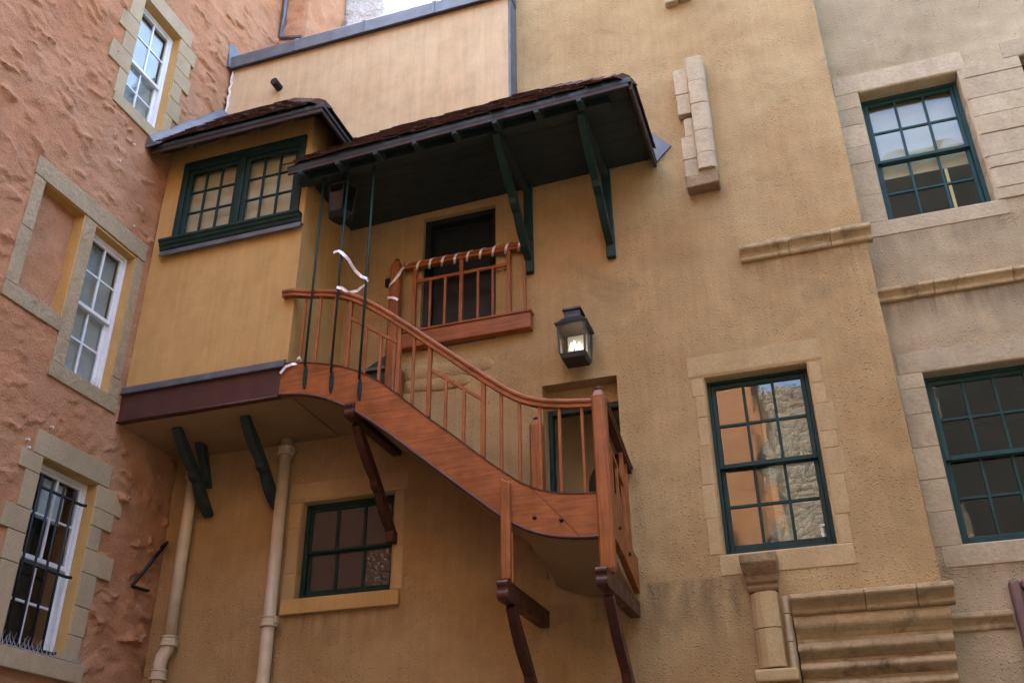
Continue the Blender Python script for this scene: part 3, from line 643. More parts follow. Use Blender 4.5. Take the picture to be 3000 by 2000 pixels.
def white_window(hole, vm, f0, net=True):
    u0, u1, v0, v1 = hole
    reveal(ob, hole)
    w_ = frame(ob, XL, u0 + .009, u1 - .009, v0 + .002, v1 - .009, f0, f0 + .09, 0.045, 'white', bot=0.03)
    sash(w_, XL, u0 + .055, u1 - .055, vm, v1 - .055, 2, 2, f0 + .012, 'white', 'glass', stile=0.035, bot=0.045, top=0.03, bar=0.024, th=0.035)
    sash(w_, XL, u0 + .055, u1 - .055, v0 + .032, vm + .04, 2, 2, f0 + .05, 'white', 'glass', stile=0.04, bot=0.06, top=0.035, bar=0.024, th=0.035)
    if net: obj('net_curtain', mbox(MB(), XL, u0 + .06, u1 - .06, f0 + .11, f0 + .12, v0 + .05, v1 - .06), 'netting', w_)
    room(ob, XL, u0 - .2, u1 + .2, v0 - .1, v1 + .1, 0.42, 0.62, 'dim')
    return w_
white_window(top_h, 10.49, 0.10); white_window(mw_h, 7.04, 0.10); lw = white_window(lw_h, 4.30, 0.11, False)
obj('fan_box', mbox(MB(), XL, -1.72, -1.40, 0.20, 0.24, 4.74, 5.14), 'white', lw, 0.006)
# top window margins
quoins(ob, top_h, 'cream', [(9.72, 10.10, 0.16), (10.10, 10.39, 0.36), (10.39, 10.66, 0.20), (10.66, 10.94, 0.32), (10.94, 11.42, 0.21)],
       [(9.76, 10.13, 0.13), (10.13, 10.42, 0.25), (10.42, 10.69, 0.19), (10.69, 10.93, 0.33), (10.93, 11.19, 0.27), (11.19, 11.42, 0.34)],
       (-2.35, -1.16, 11.42, 11.66), (-2.23, -1.36, 9.60, 9.76))
# middle window and blind window
quoins(ob, mw_h, 'tooled', [(6.20, 7.96, 0.165)], [(6.20, 6.42, 0.15), (6.42, 7.96, 0.135)], (-2.98, -1.20, 7.97, 8.20), (-2.20, -1.18, 6.03, 6.20))
quoins(ob, (-2.82, -2.21, 6.69, 7.97), 'tooled', [(6.69, 7.34, 0.16), (7.34, 7.968, 0.15)], [], None, (-2.98, -2.197, 6.52, 6.688))
blk = MB(); bu = np.linspace(-2.83, -2.19, 18); bv = np.linspace(6.68, 7.98, 34); BU, BV = np.meshgrid(bu, bv, indexing='ij')
bd = 0.03 * fbm(BU * 5, BV * 5, 91, 4); n2 = len(bv)
blk.add([(-7.23 + bd[i, j], bu[i], bv[j]) for i in range(18) for j in range(n2)] + [(-7.4, y, z) for y in (-2.83, -2.19) for z in (6.68, 7.98)],
        [(i * n2 + j, (i + 1) * n2 + j, (i + 1) * n2 + j + 1, i * n2 + j + 1) for i in range(17) for j in range(n2 - 1)])
bo = obj('blocked_opening', blk, 'orange', ob, smooth=True); bo['label'] = 'orange harled infill of the blocked window'
reveal(ob, (-2.82, -2.205, 6.69, 7.97), 0.14)
# barred lower window margins
quoins(ob, lw_h, 'cream', [(3.45, 4.17, 0.21), (4.17, 4.45, 0.22), (4.45, 4.68, 0.32), (4.68, 5.04, 0.18), (5.04, 5.225, 0.28)],
       [(3.45, 3.70, 0.19), (3.70, 3.98, 0.21), (3.98, 4.31, 0.23), (4.31, 4.55, 0.43), (4.55, 4.79, 0.17), (4.79, 4.98, 0.31), (4.98, 5.225, 0.41)],
       (-2.15, -1.06, 5.225, 5.465), None)
obj('sill', mbox(MB(), XL, -2.3, -0.95, -0.06, 0.1, 3.27, 3.45), 'cream', ob, 0.01, 2)
gr = thing('window_grille', 'black iron bar grille over the lowest white window of the orange building', 'grille', (-7.12, -1.7, 3.4))
for yy in (-1.94, -1.785, -1.63, -1.475): obj('bar', MB().tube([(-7.12, yy, 3.44), (-7.12, yy, 5.06)], 0.014, 8), 'iron', gr, smooth=True)
for zz in (3.50, 4.225, 4.96): obj('cross_bar', MB().tube([(-7.132, -2.02, zz), (-7.132, -1.34, zz), (-7.10, -1.30, zz)], 0.016, 8), 'iron', gr, smooth=True)
def spikes(label, y0, y1, x, z, n, h):
    t = thing('bird_spike_strip', label, 'bird spikes', (x, (y0 + y1) / 2, z), 'bird spikes along the sills')
    box('base_strip', 'spike', t, x - .02, x + .02, y0, y1, z, z + .006)
    sm = mesh_of(MB().tube([(0, 0, 0), (0, 0, h)], [0.003, 0.0012], 5), 'spike', MT['spike'])
    for k in range(n):
        yy = y0 + (y1 - y0) * (k + .5) / n
        for a in (-0.45, 0.35): obj('spike', sm, 'spike', t, loc=(x, yy, z + .004), rot=(random.uniform(-.2, .2), a + random.uniform(-.1, .1), 0))
spikes('clear bird spikes on the sill of the middle white window', -1.98, -1.40, -7.13, 6.205, 12, 0.11)
spikes('clear bird spikes on the sill of the blocked window', -2.76, -2.26, -7.13, 6.693, 9, 0.10)
spikes('clear bird spikes on the sill of the top white window', -2.03, -1.42, -7.13, 9.765, 10, 0.10)
spikes('clear bird spikes on the sill below the barred window', -2.2, -1.0, -7.06, 3.452, 22, 0.12)
hk = thing('iron_wall_stay', 'black iron angled stay fixed to the orange wall near the drainpipe', 'iron bracket', (-7.08, -0.3, 4.3))
obj('stay_arm', MB().tube([(-7.10, -0.05, 4.88), (-7.02, -0.06, 4.93), (-7.0, -0.10, 4.90), (-6.98, -0.55, 4.33)], 0.02, 8), 'iron', hk, smooth=True)
obj('stay_foot', MB().tube([(-6.98, -0.56, 4.34), (-6.98, -0.555, 4.31), (-7.09, -0.16, 4.37)], 0.018, 8), 'iron', hk, smooth=True)
for (yy, zz) in ((-1.77, 9.29), (-1.93, 8.92), (-1.5, 8.29), (-2.0, 5.54), (-2.25, 5.31), (-2.22, 5.24)):
    tag(obj('wall_plug', MB().tube([(-7.13, yy, zz), (-7.065, yy, zz)], 0.011, 8), 'white'), 'small white plug in the orange harling', 'wall plug', 'white plugs dotted over the orange wall')

# ------------------------------------------------------------------ projecting bay (front plane y = -1.1)
bay = thing('oriel_bay', 'smooth ochre projecting bay with a green casement window and tiled roof', 'bay', (-6.1, -0.6, 5.95))
YB = MY(-1.1); bw = (-6.80, -5.18, 8.27, 9.37)
us = lines(-7.09, -5.07, -7.0, -5.1, 0.08, 0.08, [-7.09, -5.07, bw[0], bw[1]]); vs = lines(6.33, 9.75, 6.4, 9.7, 0.08, 0.08, [6.33, 9.75, bw[2], bw[3]])
wall_mesh('wall', YB, us, vs, [bw], [], lambda U, V: 0.004 * fbm(U * 1.5, V * 1.5, 101, 3), 0.16, 'smooth', bay, (0, 1, 0))
box('side_wall', 'smooth', bay, -5.22, -5.072, -0.938, -0.002, 6.2, 9.9)
m = MB(); mbox(m, YB, -6.84, -6.76, -0.03, 0.06, 8.27, 9.39); mbox(m, YB, -5.22, -5.14, -0.03, 0.06, 8.27, 9.39); mbox(m, YB, -6.84, -5.14, -0.031, 0.059, 9.391, 9.43)
mbox(m, YB, -6.76, -5.22, -0.029, 0.06, 9.30, 9.39); mbox(m, YB, -6.76, -5.22, -0.029, 0.06, 8.27, 8.30); mbox(m, YB, -6.03, -5.95, -0.025, 0.06, 8.30, 9.30)
w = obj('window', m, 'green', bay, 0.008, 2)
for (a, b) in ((-6.76, -6.03), (-5.95, -5.22)):
    sash(w, YB, a, b, 8.30, 9.30, 3, 3, 0.0, 'green', 'glass', stile=0.055, bot=0.06, top=0.05, bar=0.022, th=0.04)
obj('roller_blind', mbox(MB(), YB, -6.75, -5.23, 0.10, 0.105, 8.30, 9.32), 'blind', w)
sp_ = [(-1.08, 8.27), (-1.21, 8.27), (-1.21, 8.235), (-1.19, 8.22), (-1.185, 8.19), (-1.165, 8.175), (-1.16, 8.14), (-1.14, 8.12), (-1.08, 8.12)]
obj('window_sill', MB().prism(sp_, 'x', -6.95, -5.09), 'green', w, 0.004)
obj('sill_lead', MB().prism([(-1.09, 8.115), (-1.17, 8.105), (-1.175, 8.04), (-1.165, 8.04), (-1.16, 8.095), (-1.09, 8.10)], 'x', -6.93, -5.06), 'lead', w, 0.003)
# base lead, fascia, soffit
for (a, b) in ((-7.09, -6.02), (-6.016, -5.08)):
    obj('base_lead', MB().prism([(-1.09, 6.40), (-1.155, 6.36), (-1.165, 6.28), (-1.15, 6.275), (-1.09, 6.29)], 'x', a, b), 'lead', bay, 0.004)
box('fascia', 'maroon', bay, -7.09, -5.115, -1.125, -1.06, 5.95, 6.285, 0.004)
obj('fascia_bead', MB().tube([(-7.09, -1.128, 5.955), (-5.115, -1.128, 5.955)], 0.016, 8), 'dark_wood', bay, smooth=True)
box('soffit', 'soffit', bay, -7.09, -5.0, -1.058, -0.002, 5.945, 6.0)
box('interior_floor', 'dim', bay, -7.05, -5.25, -0.93, -0.01, 6.05, 6.2)
box('interior_back', 'room', bay, -7.05, -5.23, -0.12, -0.06, 6.21, 9.7)

# roofs of small clay tiles
tile_mesh = mesh_of(MB().hexa([(-.086, 0, 0), (.086, 0, 0), (.086, .21, 0), (-.086, .21, 0), (-.086, 0, .014), (.086, 0, .014), (.086, .21, .012), (-.086, .21, .012)]), 'roof_tile', MT['tile'])
def tiled_roof(parent, xl, xr, ye, ze, yw, p, gauge=0.15, hip=True, skew=0.0, x0=0.0, limit=300):
    th = math.atan(p); c, s = math.cos(th), math.sin(th); run = yw - ye; rows = int(run / (gauge * c)) + 1; cnt = 0
    for k in range(rows):
        q_ = k * gauge * c; y = ye + q_; z = ze + q_ * p
        n = int(round((xr - xl - (q_ if hip else 0)) / 0.178))
        for i in range(n):
            x = xl + 0.09 + i * 0.178 + (0.045 if k % 2 else -0.035)
            if hip and x > xr - q_ - 0.20: continue
            obj('roof_tile', tile_mesh, 'tile', parent, loc=(x, y + random.uniform(-.014, .014), z + 0.034 + random.uniform(-.003, .006) + 0.004 * (k % 2) + skew * (x - x0)),
                rot=(th - 0.07 + random.uniform(-.02, .02), random.uniform(-.025, .025), random.uniform(-.02, .02))); cnt += 1
    if hip:
        for k in range(rows):
            q_ = k * gauge * c; x = xr - q_; z = ze + q_ * p; n = int((yw - ye - q_ - 0.13) / 0.178)
            for i in range(n):
                if cnt >= limit: break
                obj('roof_tile', tile_mesh, 'tile', parent, loc=(x, yw - 0.09 - i * 0.178, z + 0.034 + 0.004 * (k % 2) + skew * (x - x0)),
                    rot=(th - 0.07 + random.uniform(-.02, .02), random.uniform(-.02, .02), math.pi / 2 + random.uniform(-.02, .02))); cnt += 1
def hip_deck(xl, xr, ye, ze, yw, p, t, skew=0.0, x0=0.0):
    run = yw - ye; f = lambda x: skew * (x - x0)
    top = [(xl, ye, ze + f(xl)), (xr, ye, ze + f(xr)), (xr, yw, ze + f(xr)), (xr - run, yw, ze + run * p + f(xr - run)), (xl, yw, ze + run * p + f(xl))]
    bot = [(x, y, z - t) for x, y, z in top]
    return MB().add(top + bot, [(0, 1, 3, 4), (1, 2, 3), (5, 9, 8, 6), (6, 8, 7), (0, 5, 6, 1), (1, 6, 7, 2), (0, 4, 9, 5)])
BP = 1.18
roof = obj('roof', hip_deck(-7.08, -4.72, -1.50, 9.47, -0.27, BP, 0.05), 'soot', bay)
tiled_roof(roof, -7.06, -4.70, -1.53, 9.455, -0.30, BP)
obj('eave_board', MB().box(-7.08, -4.74, -1.49, -1.455, 9.36, 9.47), 'eave', roof, 0.004)
obj('eave_board', MB().box(-4.775, -4.74, -1.45, -0.3, 9.36, 9.47), 'eave', roof, 0.004)
for x in (-6.95, -6.49, -6.03, -5.57, -5.12):
    obj('rafter', MB().prism([(-1.45, 9.34), (-1.45, 9.44), (-1.09, 9.86), (-1.09, 9.72)], 'x', x, x + 0.075), 'soot', roof, 0.004)
# lead apron against the orange wall
pts = []; m = MB()
yy = np.linspace(-1.56, -0.28, 9)
rg = []
for k, y in enumerate(yy):
    z = 9.47 + BP * (y + 1.50) + 0.075; j = 0.008 * math.sin(k * 2.1)
    rg.append([(-7.10, y, z - .06), (-6.90, y, z - .055 + j), (-6.895, y, z - .035 + j), (-7.00, y, z + .012), (-7.06, y, z + .10 + j), (-7.10, y, z + .14 + 2 * j)])
obj('lead_apron', m.rings(rg), 'lead', roof, 0.004)
# hip tiles
def hip_tiles(parent, xr, ye, ze, run, p, n, skew=0.0, x0=0.0):
    for k in range(n):
        a, b = run * k / n + (.07 if k == 0 else 0), run * (k + 1.15) / n
        P = [(xr - a, ye + a, ze + a * p + .060 + skew * (xr - a - x0)), (xr - b, ye + b, ze + b * p + .045 + skew * (xr - b - x0))]
        d_ = np.array([0.10, 0.10, 0]); rg_ = []
        for q_ in P:
            q_ = np.array(q_); rg_.append([tuple(q_ + d_ + (0, 0, -.115)), tuple(q_ + d_ * .3 + (0, 0, -.02)), tuple(q_ - d_ * .3 + (0, 0, -.02)), tuple(q_ - d_ + (0, 0, -.115))])
        obj('hip_tile', MB().rings(rg_), 'tile', parent)
hip_tiles(roof, -4.70, -1.53, 9.455, 1.2, BP, 7)

# ------------------------------------------------------------------ canopy over the upper doorway
can = thing('tiled_canopy', 'dark tiled lean-to canopy on green brackets over the upper doorway', 'canopy', (-3.1, -0.7, 7.7))
CPP, SK, X0c = 1.075, 0.032, -4.6
cf = lambda x: SK * (x - X0c)
CXL, CXR, CYE, CZE, CYW = -5.16, -1.17, -1.41, 8.73, -0.26
def lean_deck(xl, xr, ye, ze, yw, p, t):
    run = yw - ye; f = cf; top = [(xl, ye, ze + f(xl)), (xr, ye, ze + f(xr)), (xr, yw, ze + run * p + f(xr)), (xl, yw, ze + run * p + f(xl))]
    return MB().hexa([(x, y, z - t) for x, y, z in top] + top)
obj('roof_deck', lean_deck(CXL, -2.842, CYE, CZE, CYW, CPP, 0.05), 'soot', can)
obj('roof_deck', hip_deck(-2.84, CXR, CYE, CZE, -0.004, CPP, 0.05, SK, X0c), 'soot', can)
tiled_roof(can, CXL - 0.02, CXR + 0.02, CYE - 0.035, CZE - 0.02, CYW + 0.08, CPP, 0.15, True, SK, X0c)
hip_tiles(can, CXR + 0.02, CYE - 0.035, CZE - 0.02, 1.1, CPP, 7, SK, X0c)
def skbox(x0, x1, y0, y1, z0, z1): return MB().hexa([(x0, y0, z0 + cf(x0)), (x1, y0, z0 + cf(x1)), (x1, y1, z0 + cf(x1)), (x0, y1, z0 + cf(x0)), (x0, y0, z1 + cf(x0)), (x1, y0, z1 + cf(x1)), (x1, y1, z1 + cf(x1)), (x0, y1, z1 + cf(x0))])
obj('eave_board', skbox(CXL + .01, CXR - .03, CYE + 0.005, CYE + 0.035, CZE - 0.10, CZE - 0.005), 'eave', can, 0.004)
obj('eave_board', skbox(CXR - .04, CXR - .005, CYE + 0.04, -0.02, CZE - 0.12, CZE - 0.005), 'eave', can, 0.004)
for i in range(9):
    x = -5.02 + 0.465 * i
    if x > -1.3: break
    a = CZE + cf(x)
    obj('rafter', MB().prism([(CYE + .03, a - .13), (CYE + .03, a - .03), (CYE + .10, a + .028), (-1.18, a + .028), (-1.18, a - .02), (CYE + .15, a - .13)], 'x', x, x + 0.07), 'soot', can, 0.004)
    obj('rafter_foot', MB().prism([(CYE + .02, a - .155), (CYE - .005, a - .14), (CYE - .005, a - .10), (CYE + .02, a - .085)], 'x', x + .008, x + .062), 'green', can, 0.003)
obj('front_beam', skbox(CXL + .03, -1.45, -1.20, -1.08, CZE - 0.07, CZE + 0.028), 'soot', can, 0.006)
for k in range(9):
    y0 = -1.385 + k * 0.1535; obj('soffit_board', skbox(-5.06, CXR - .045, y0, min(y0 + 0.151, -0.004), CZE + 0.03 + .002 * (k % 2), CZE + 0.055), 'soot', can, 0.003)
obj('wall_flashing', MB().hexa([(-1.17, -0.02, 8.80), (-1.12, -0.02, 8.86), (-1.12, 0.0, 8.86), (-1.17, 0.0, 8.80), (-1.22, -0.02, 9.27), (-0.985, -0.02, 8.99), (-0.985, 0.0, 8.99), (-1.22, 0.0, 9.27)]), 'lead', can, 0.003)
def brace_outline(P0, P1, w=0.045, notch=0.55, sag=0.05, n=26):
    p0, p1 = np.array(P0), np.array(P1); d_ = p1 - p0; L = np.linalg.norm(d_); d_ /= L; nr = np.array([-d_[1], d_[0]])
    if nr[1] > 0: nr = -nr          # nr points down/outwards
    lo, hi = [], []
    for k in range(n):
        t = k / (n - 1); c = p0 + d_ * L * t
        wob = 0.050 * abs(math.sin(math.pi * (t / notch if t < notch else (t - notch) / (1 - notch))))
        ring = 0.040 if abs(t - notch) < 0.035 else 0.0
        lo.append(tuple(c + nr * (w * 0.9 - 0.03 + wob + ring - sag * math.sin(math.pi * t) * 0.4)))
        hi.append(tuple(c - nr * (w + 0.012 * math.sin(math.pi * t) + sag * math.sin(math.pi * t) * 0.4)))
    return lo + hi[::-1]
def bracket(parent, x, w, mat, front, foot, post=None, beam=None, bw=0.09):
    obj('brace', MB().prism(brace_outline(front, foot), 'x', x - w / 2, x + w / 2), mat, parent, 0.005)
    if post: obj('wall_post', MB().box(x - w / 2 - .005, x + w / 2 + .005, -0.075, -0.002, post[0], post[1]), mat, parent, 0.008)
    if beam:
        y0, z0, z1 = beam; h = z1 - z0
        prof = [(-0.002, z0), (y0 + .10, z0 - .02), (y0 + .03, z0 - .02)] + [(y0 + 0.02 - 0.022 * math.sin(t), z0 + h * .18 - 0.035 * math.cos(t)) for t in np.linspace(0.3, math.pi - .3, 6)] + \
               [(y0 + .012, z0 + h * .5)] + [(y0 + 0.02 - 0.03 * math.sin(t), z0 + h * .78 - 0.03 * math.cos(t)) for t in np.linspace(0.4, math.pi - .3, 6)] + [(-0.002, z1)]
        obj('bracket_beam', MB().prism(prof, 'x', x - w / 2 - .006, x + w / 2 + .006), mat, parent, 0.003)
for x in (-2.72, -1.77):
    bracket(can, x, 0.085, 'green', (-1.20, 8.70), (-0.03, 7.74), post=(7.60, 9.0))
    obj('bracket_tie', MB().box(x - .035, x + .035, -1.18, -0.08, 8.68, 8.76), 'soot', can, 0.004)

# ------------------------------------------------------------------ staircase (outer string in plane y = -1.1)
st = thing('timber_staircase', 'curved red-brown timber staircase hung on iron rods below the canopy', 'staircase', (-3.2, -0.6, 3.0))
def curve(pts_px, Y=-1.1, n=90):
    P = np.array([atY(px, py, Y) for px, py in pts_px]); x, z = P[:, 0], P[:, 2]; k = np.argsort(x); x, z = x[k], z[k]
    # smooth: natural resample with gaussian kernel
    xs = np.linspace(x[0], x[-1], 400); zs = np.interp(xs, x, z); s = 0.07; out = []
    xe = np.concatenate([xs]); 
    for a in np.linspace(x[0], x[-1], n):
        wgt = np.exp(-((xe - a) / s) ** 2 / 2); A = np.vstack([np.ones_like(xe), xe - a]).T
        sol = np.linalg.lstsq(A * np.sqrt(wgt)[:, None], zs * np.sqrt(wgt), rcond=None)[0]; out.append((a, sol[0]))
    return np.array(out)
top_px = [VA(*p) for p in ((75, 1012), (160, 1006), (260, 1005), (400, 1015), (500, 1032), (620, 1068), (700, 1102), (800, 1162), (900, 1237), (1000, 1315), (1100, 1392), (1220, 1475), (1340, 1560))] + \
         [VB(*p) for p in ((150, 660), (280, 748), (400, 828), (480, 860), (540, 876), (650, 893), (780, 897), (900, 886))]
bot_px = [VD(*p) for p in ((1068, 366), (1150, 358), (1250, 360), (1350, 376), (1430, 402), (1520, 440), (1620, 490), (1720, 560))] + [VA(*p) for p in ((740, 1452), (900, 1560))] + \
         [VB(*p) for p in ((0, 850), (130, 945), (270, 1050), (360, 1100), (450, 1140), (560, 1170), (700, 1185), (800, 1185), (910, 1178))]
rail_px = [VA(*p) for p in ((135, 520), (200, 512), (300, 508), (400, 508), (520, 521), (600, 548), (700, 592), (840, 674), (1000, 778), (1200, 912), (1400, 1045), (1500, 1108), (1620, 1186), (1760, 1255), (1900, 1284), (2050, 1290))] + [VB(870, 296)]
topc, botc, railc = curve(top_px), curve(bot_px), curve(rail_px)
XA, XB = -5.112, -1.80
ZT = lambda x: np.interp(x, topc[:, 0], topc[:, 1]); ZB = lambda x: np.interp(x, botc[:, 0], botc[:, 1]); ZR = lambda x: np.interp(x, railc[:, 0], railc[:, 1])
# outer string in three boards
def string_board(t0, t1, b0, b1, n, y0=-1.128, y1=-1.07):
    rg_ = []
    for k in range(n):
        f_ = k / (n - 1); xt, xb_ = t0 + (t1 - t0) * f_, b0 + (b1 - b0) * f_
        rg_.append([(xb_, y0, ZB(xb_)), (xt, y0, ZT(xt)), (xt, y1, ZT(xt)), (xb_, y1, ZB(xb_))])
    return obj('string_board', MB().rings(rg_), 'wood_x', st, 0.003)
string_board(XA, -2.43, XA, -1.98, 70)
string_board(-2.426, XB, -1.976, XB, 24)
obj('string_bead', MB().tube([(x, -1.13, ZB(x) + .006) for x in np.linspace(XA, XB, 80)], 0.017, 8), 'dark_wood', st, smooth=True)
obj('string_cap', MB().rings([[(x, -1.135, ZT(x) - .002), (x, -1.135, ZT(x) + .012), (x, -1.06, ZT(x) + .012), (x, -1.06, ZT(x) - .002)] for x in np.linspace(XA, XB, 80)]), 'dark_wood', st)
# plastered underside
def dip(x): return -0.26 * float(sstep(-2.66, -2.50, np.array(x)))
rg = []
for x in np.linspace(-5.0, XB + .02, 90):
    zb = float(ZB(x)) + 0.02
    rg.append([(x, -1.065, zb), (x, -0.55, zb + dip(x) * .55), (x, -0.004, zb + dip(x)), (x, -0.004, zb + dip(x) + .04), (x, -0.55, zb + dip(x) * .55 + .04), (x, -1.065, zb + .04)])
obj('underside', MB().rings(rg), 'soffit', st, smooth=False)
# treads and risers
nst = 9; x0s, x1s, z0s, z1s = -2.66, -4.55, 4.40, 6.08
for k in range(nst):
    xa = x0s + (x1s - x0s) * k / nst; xb = x0s + (x1s - x0s) * (k + 1) / nst; z = z0s + (z1s - z0s) * (k + 1) / nst
    obj('tread', MB().box(xb, xa + .025, -1.065, -0.01, z - .035, z), 'wood_x', st)
    obj('riser', MB().box(xa - .02, xa, -1.06, -0.012, z - (z1s - z0s) / nst, z - .036), 'wood_x', st)
obj('upper_landing', MB().box(-5.06, -4.56, -1.065, -0.01, 6.04, 6.08), 'wood_x', st)
obj('lower_landing', MB().box(-2.655, -1.80, -1.065, -0.01, 4.36, 4.40), 'wood_x', st)
# handrail
def rail(path, prof, mat='wood_x', name='handrail'):
    P = [np.array(p) for p in path]; rg_ = []
    for i, p in enumerate(P):
        t = P[min(i + 1, len(P) - 1)] - P[max(i - 1, 0)]; t = t / np.linalg.norm(t)
        s_ = np.cross(t, (0, 0, 1)); s_ /= np.linalg.norm(s_); n_ = np.cross(s_, t)
        rg_.append([tuple(p + s_ * a + n_ * b) for a, b in prof])
    return obj(name, MB().rings(rg_), mat, st)
RP = [(-.036, -.042), (-.036, -.022), (-.028, -.016), (-.028, -.004), (-.044, 0.004), (-.046, .022), (-.034, .040), (0, .046), (.034, .040), (.046, .022), (.044, .004), (.028, -.004), (.028, -.016), (.036, -.022), (.036, -.042)]
xs = np.linspace(-5.18, -1.83, 80); rail([(x, -1.145 if x < -5.06 else -1.10 - 0.045 * max(0, (-4.9 - x) / .16 if x < -4.9 else 0), float(ZR(x))) for x in xs], RP)
# newels
def newel(x, y, w, z0, z1, name='newel_post', mat='wood_z'):
    h = w / 2; c = w * 0.16; rg_ = []
    def ringz(s_, z):
        hh = h * s_; cc = c * s_
        return [(x - hh + cc, y - hh, z), (x + hh - cc, y - hh, z), (x + hh, y - hh + cc, z), (x + hh, y + hh - cc, z), (x + hh - cc, y + hh, z), (x - hh + cc, y + hh, z), (x - hh, y + hh - cc, z), (x - hh, y - hh + cc, z)]
    p = obj(name, MB().rings([ringz(.8, z0), ringz(1, z0 + .03), ringz(1, z1 - .09), ringz(.62, z1 - .035), ringz(.60, z1 - .03)]), mat, st)
    obj('finial', MB().rings([[(x + r * math.cos(a), y + r * math.sin(a), z) for a in np.linspace(0, 2 * math.pi, 13)[:-1]] for r, z in ((h * .55, z1 - .032), (h * .4, z1 - .02), (h * .55, z1 - .008), (h * .5, z1 + .008), (h * .2, z1 + .018))]), 'dark_wood', p, smooth=True)
    return p
newel(-1.765, -1.10, 0.125, 3.81, 5.51)
newel(-2.64, -0.16, 0.135, 4.40, 5.74)
newel(-4.325, -0.155, 0.12, 6.05, 8.05)
pm = obj('newel_drop', MB().prism([(-2.69, 3.82), (-2.60, 3.82), (-2.60, 4.69), (-2.69, 4.735)], 'y', -1.185, -1.131), 'wood_z', st, 0.012, 2)
obj('newel_drop', MB().box(-2.685, -2.595, -1.13, -1.05, 3.80, 4.25), 'wood_z', st, 0.01, 2)
# balusters of the flight
def baluster(x, y, w, z0, z1): obj('baluster', MB().box(x - w / 2, x + w / 2, y - w / 2, y + w / 2, z0, z1), 'wood_z', st, 0.003)
def px_x(a, b, V_=VA): return float(atY(*V_(a, b), -1.1)[0])
slim, thick = 0.028, 0.040
bx_full = [px_x(a, b) for a, b in ((190, 975), (295, 1000), (405, 1005), (980, 1300))] + [px_x(a, b, VB) for a, b in ((268, 740), (392, 820), (530, 870), (665, 888), (820, 885))]
for x in bx_full: baluster(x, -1.10, slim, float(ZT(x)) + .008, float(ZR(x)) - .03)
x4, x6, x7, x9 = px_x(517, 1025), px_x(875, 1215), px_x(1095, 1390), px_x(146, 650, VB)
for x in (x4, x6, x7, x9): baluster(x, -1.10, thick, float(ZT(x)) + .008, float(ZR(x)) - .03)
def mid_rail(xa, xb, dz0, dz1, inner):
    za, zb = float(ZR(xa)) - dz0, float(ZR(xb)) - dz1; f = lambda x: za + (zb - za) * (x - xa) / (xb - xa)
    obj('mid_rail', MB().hexa([(xa, -1.113, za - .02), (xb, -1.113, zb - .02), (xb, -1.087, zb - .02), (xa, -1.087, za - .02), (xa, -1.113, za + .02), (xb, -1.113, zb + .02), (xb, -1.087, zb + .02), (xa, -1.087, za + .02)]), 'wood_x', st, 0.003)
    for x in inner: baluster(x, -1.10, slim, float(ZT(x)) + .008, f(x) - .012)
mid_rail(x4 + .02, x6 - .02, float(ZR(x4)) - 6.75, float(ZR(x6)) - 6.34, [px_x(640, 1060), px_x(745, 1130)])
mid_rail(x7 + .02, x9 - .02, float(ZR(x7)) - 5.995, float(ZR(x9)) - 5.57, [px_x(1215, 1470), px_x(1345, 1560)])
# return rail from the lower newel to the wall
xr = -1.755
rail([(xr, -1.04, 5.43), (xr, -0.5, 5.265), (xr, 0.0, 5.115)], RP, 'dark_wood')
obj('mid_rail', MB().hexa([(xr - .012, -1.04, 5.10), (xr + .012, -1.04, 5.10), (xr + .012, -0.33, 4.83), (xr - .012, -0.33, 4.83), (xr - .012, -1.04, 5.14), (xr + .012, -1.04, 5.14), (xr + .012, -0.33, 4.87), (xr - .012, -0.33, 4.87)]), 'wood_x', st, 0.003)
for y in (-0.80, -0.58): baluster(xr, y, slim, 4.30 + 0.2 * y, 5.14 + (-1.04 - y) * 0.38)
for y, w_ in ((-0.33, thick), (-0.15, slim)): baluster(xr, y, w_, 4.25 + .2 * y, 5.40 - (y + 1.04) * 0.29)
rs = [(-1.04, 4.57), (-0.75, 4.50), (-0.45, 4.36), (-0.2, 4.26), (-0.002, 4.23), (-0.002, 3.90), (-0.3, 4.0), (-0.6, 4.09), (-1.04, 4.16)]
obj('return_string', MB().prism(rs, 'x', xr - .03, xr + .03), 'wood_x', st, 0.004)
# bolts
for (x, z) in ((-2.39, 4.35), (-2.15, 4.30)):
    obj('bolt_head', MB().tube([(x, -1.128, z), (x, -1.140, z), (x, -1.150, z)], [.02, .018, .008], 10), 'iron', st, smooth=True)
for (y, z) in ((-0.75, 4.30), (-0.40, 4.16)):
    obj('bolt_head', MB().tube([(xr + .03, y, z), (xr + .04, y, z), (xr + .05, y, z)], [.02, .018, .008], 10), 'iron', st, smooth=True)
# balcony rail before the upper doorway
obj('balcony_beam', MB().box(-4.26, -2.70, -0.115, -0.004, 6.865, 7.055), 'wood_x', st, 0.006)
obj('balcony_cap', MB().box(-4.26, -2.685, -0.13, -0.004, 7.057, 7.085), 'wood_x', st, 0.005)
rail([(-4.26, -0.07, 7.985), (-3.5, -0.07, 7.982), (-2.70, -0.07, 7.965)], RP, 'wood_x')
for x, w_ in ((-4.12, .042), (-3.535, .042), (-2.955, .042), (-2.77, slim)): baluster(x, -0.07, w_, 7.085, 7.95)
for x in (-3.92, -3.735, -3.33, -3.15): baluster(x, -0.07, slim, 7.085, 7.735)
obj('mid_rail', MB().box(-4.10, -3.557, -0.083, -0.057, 7.735, 7.775), 'wood_x', st, 0.003)
obj('mid_rail', MB().box(-3.513, -2.977, -0.083, -0.057, 7.735, 7.775), 'wood_x', st, 0.003)
obj('winder_step', MB().prism([(-4.70, 6.62), (-4.39, 6.80), (-4.39, 6.38), (-4.46, 6.38)], 'y', -0.16, -0.02), 'soot', st, 0.004)
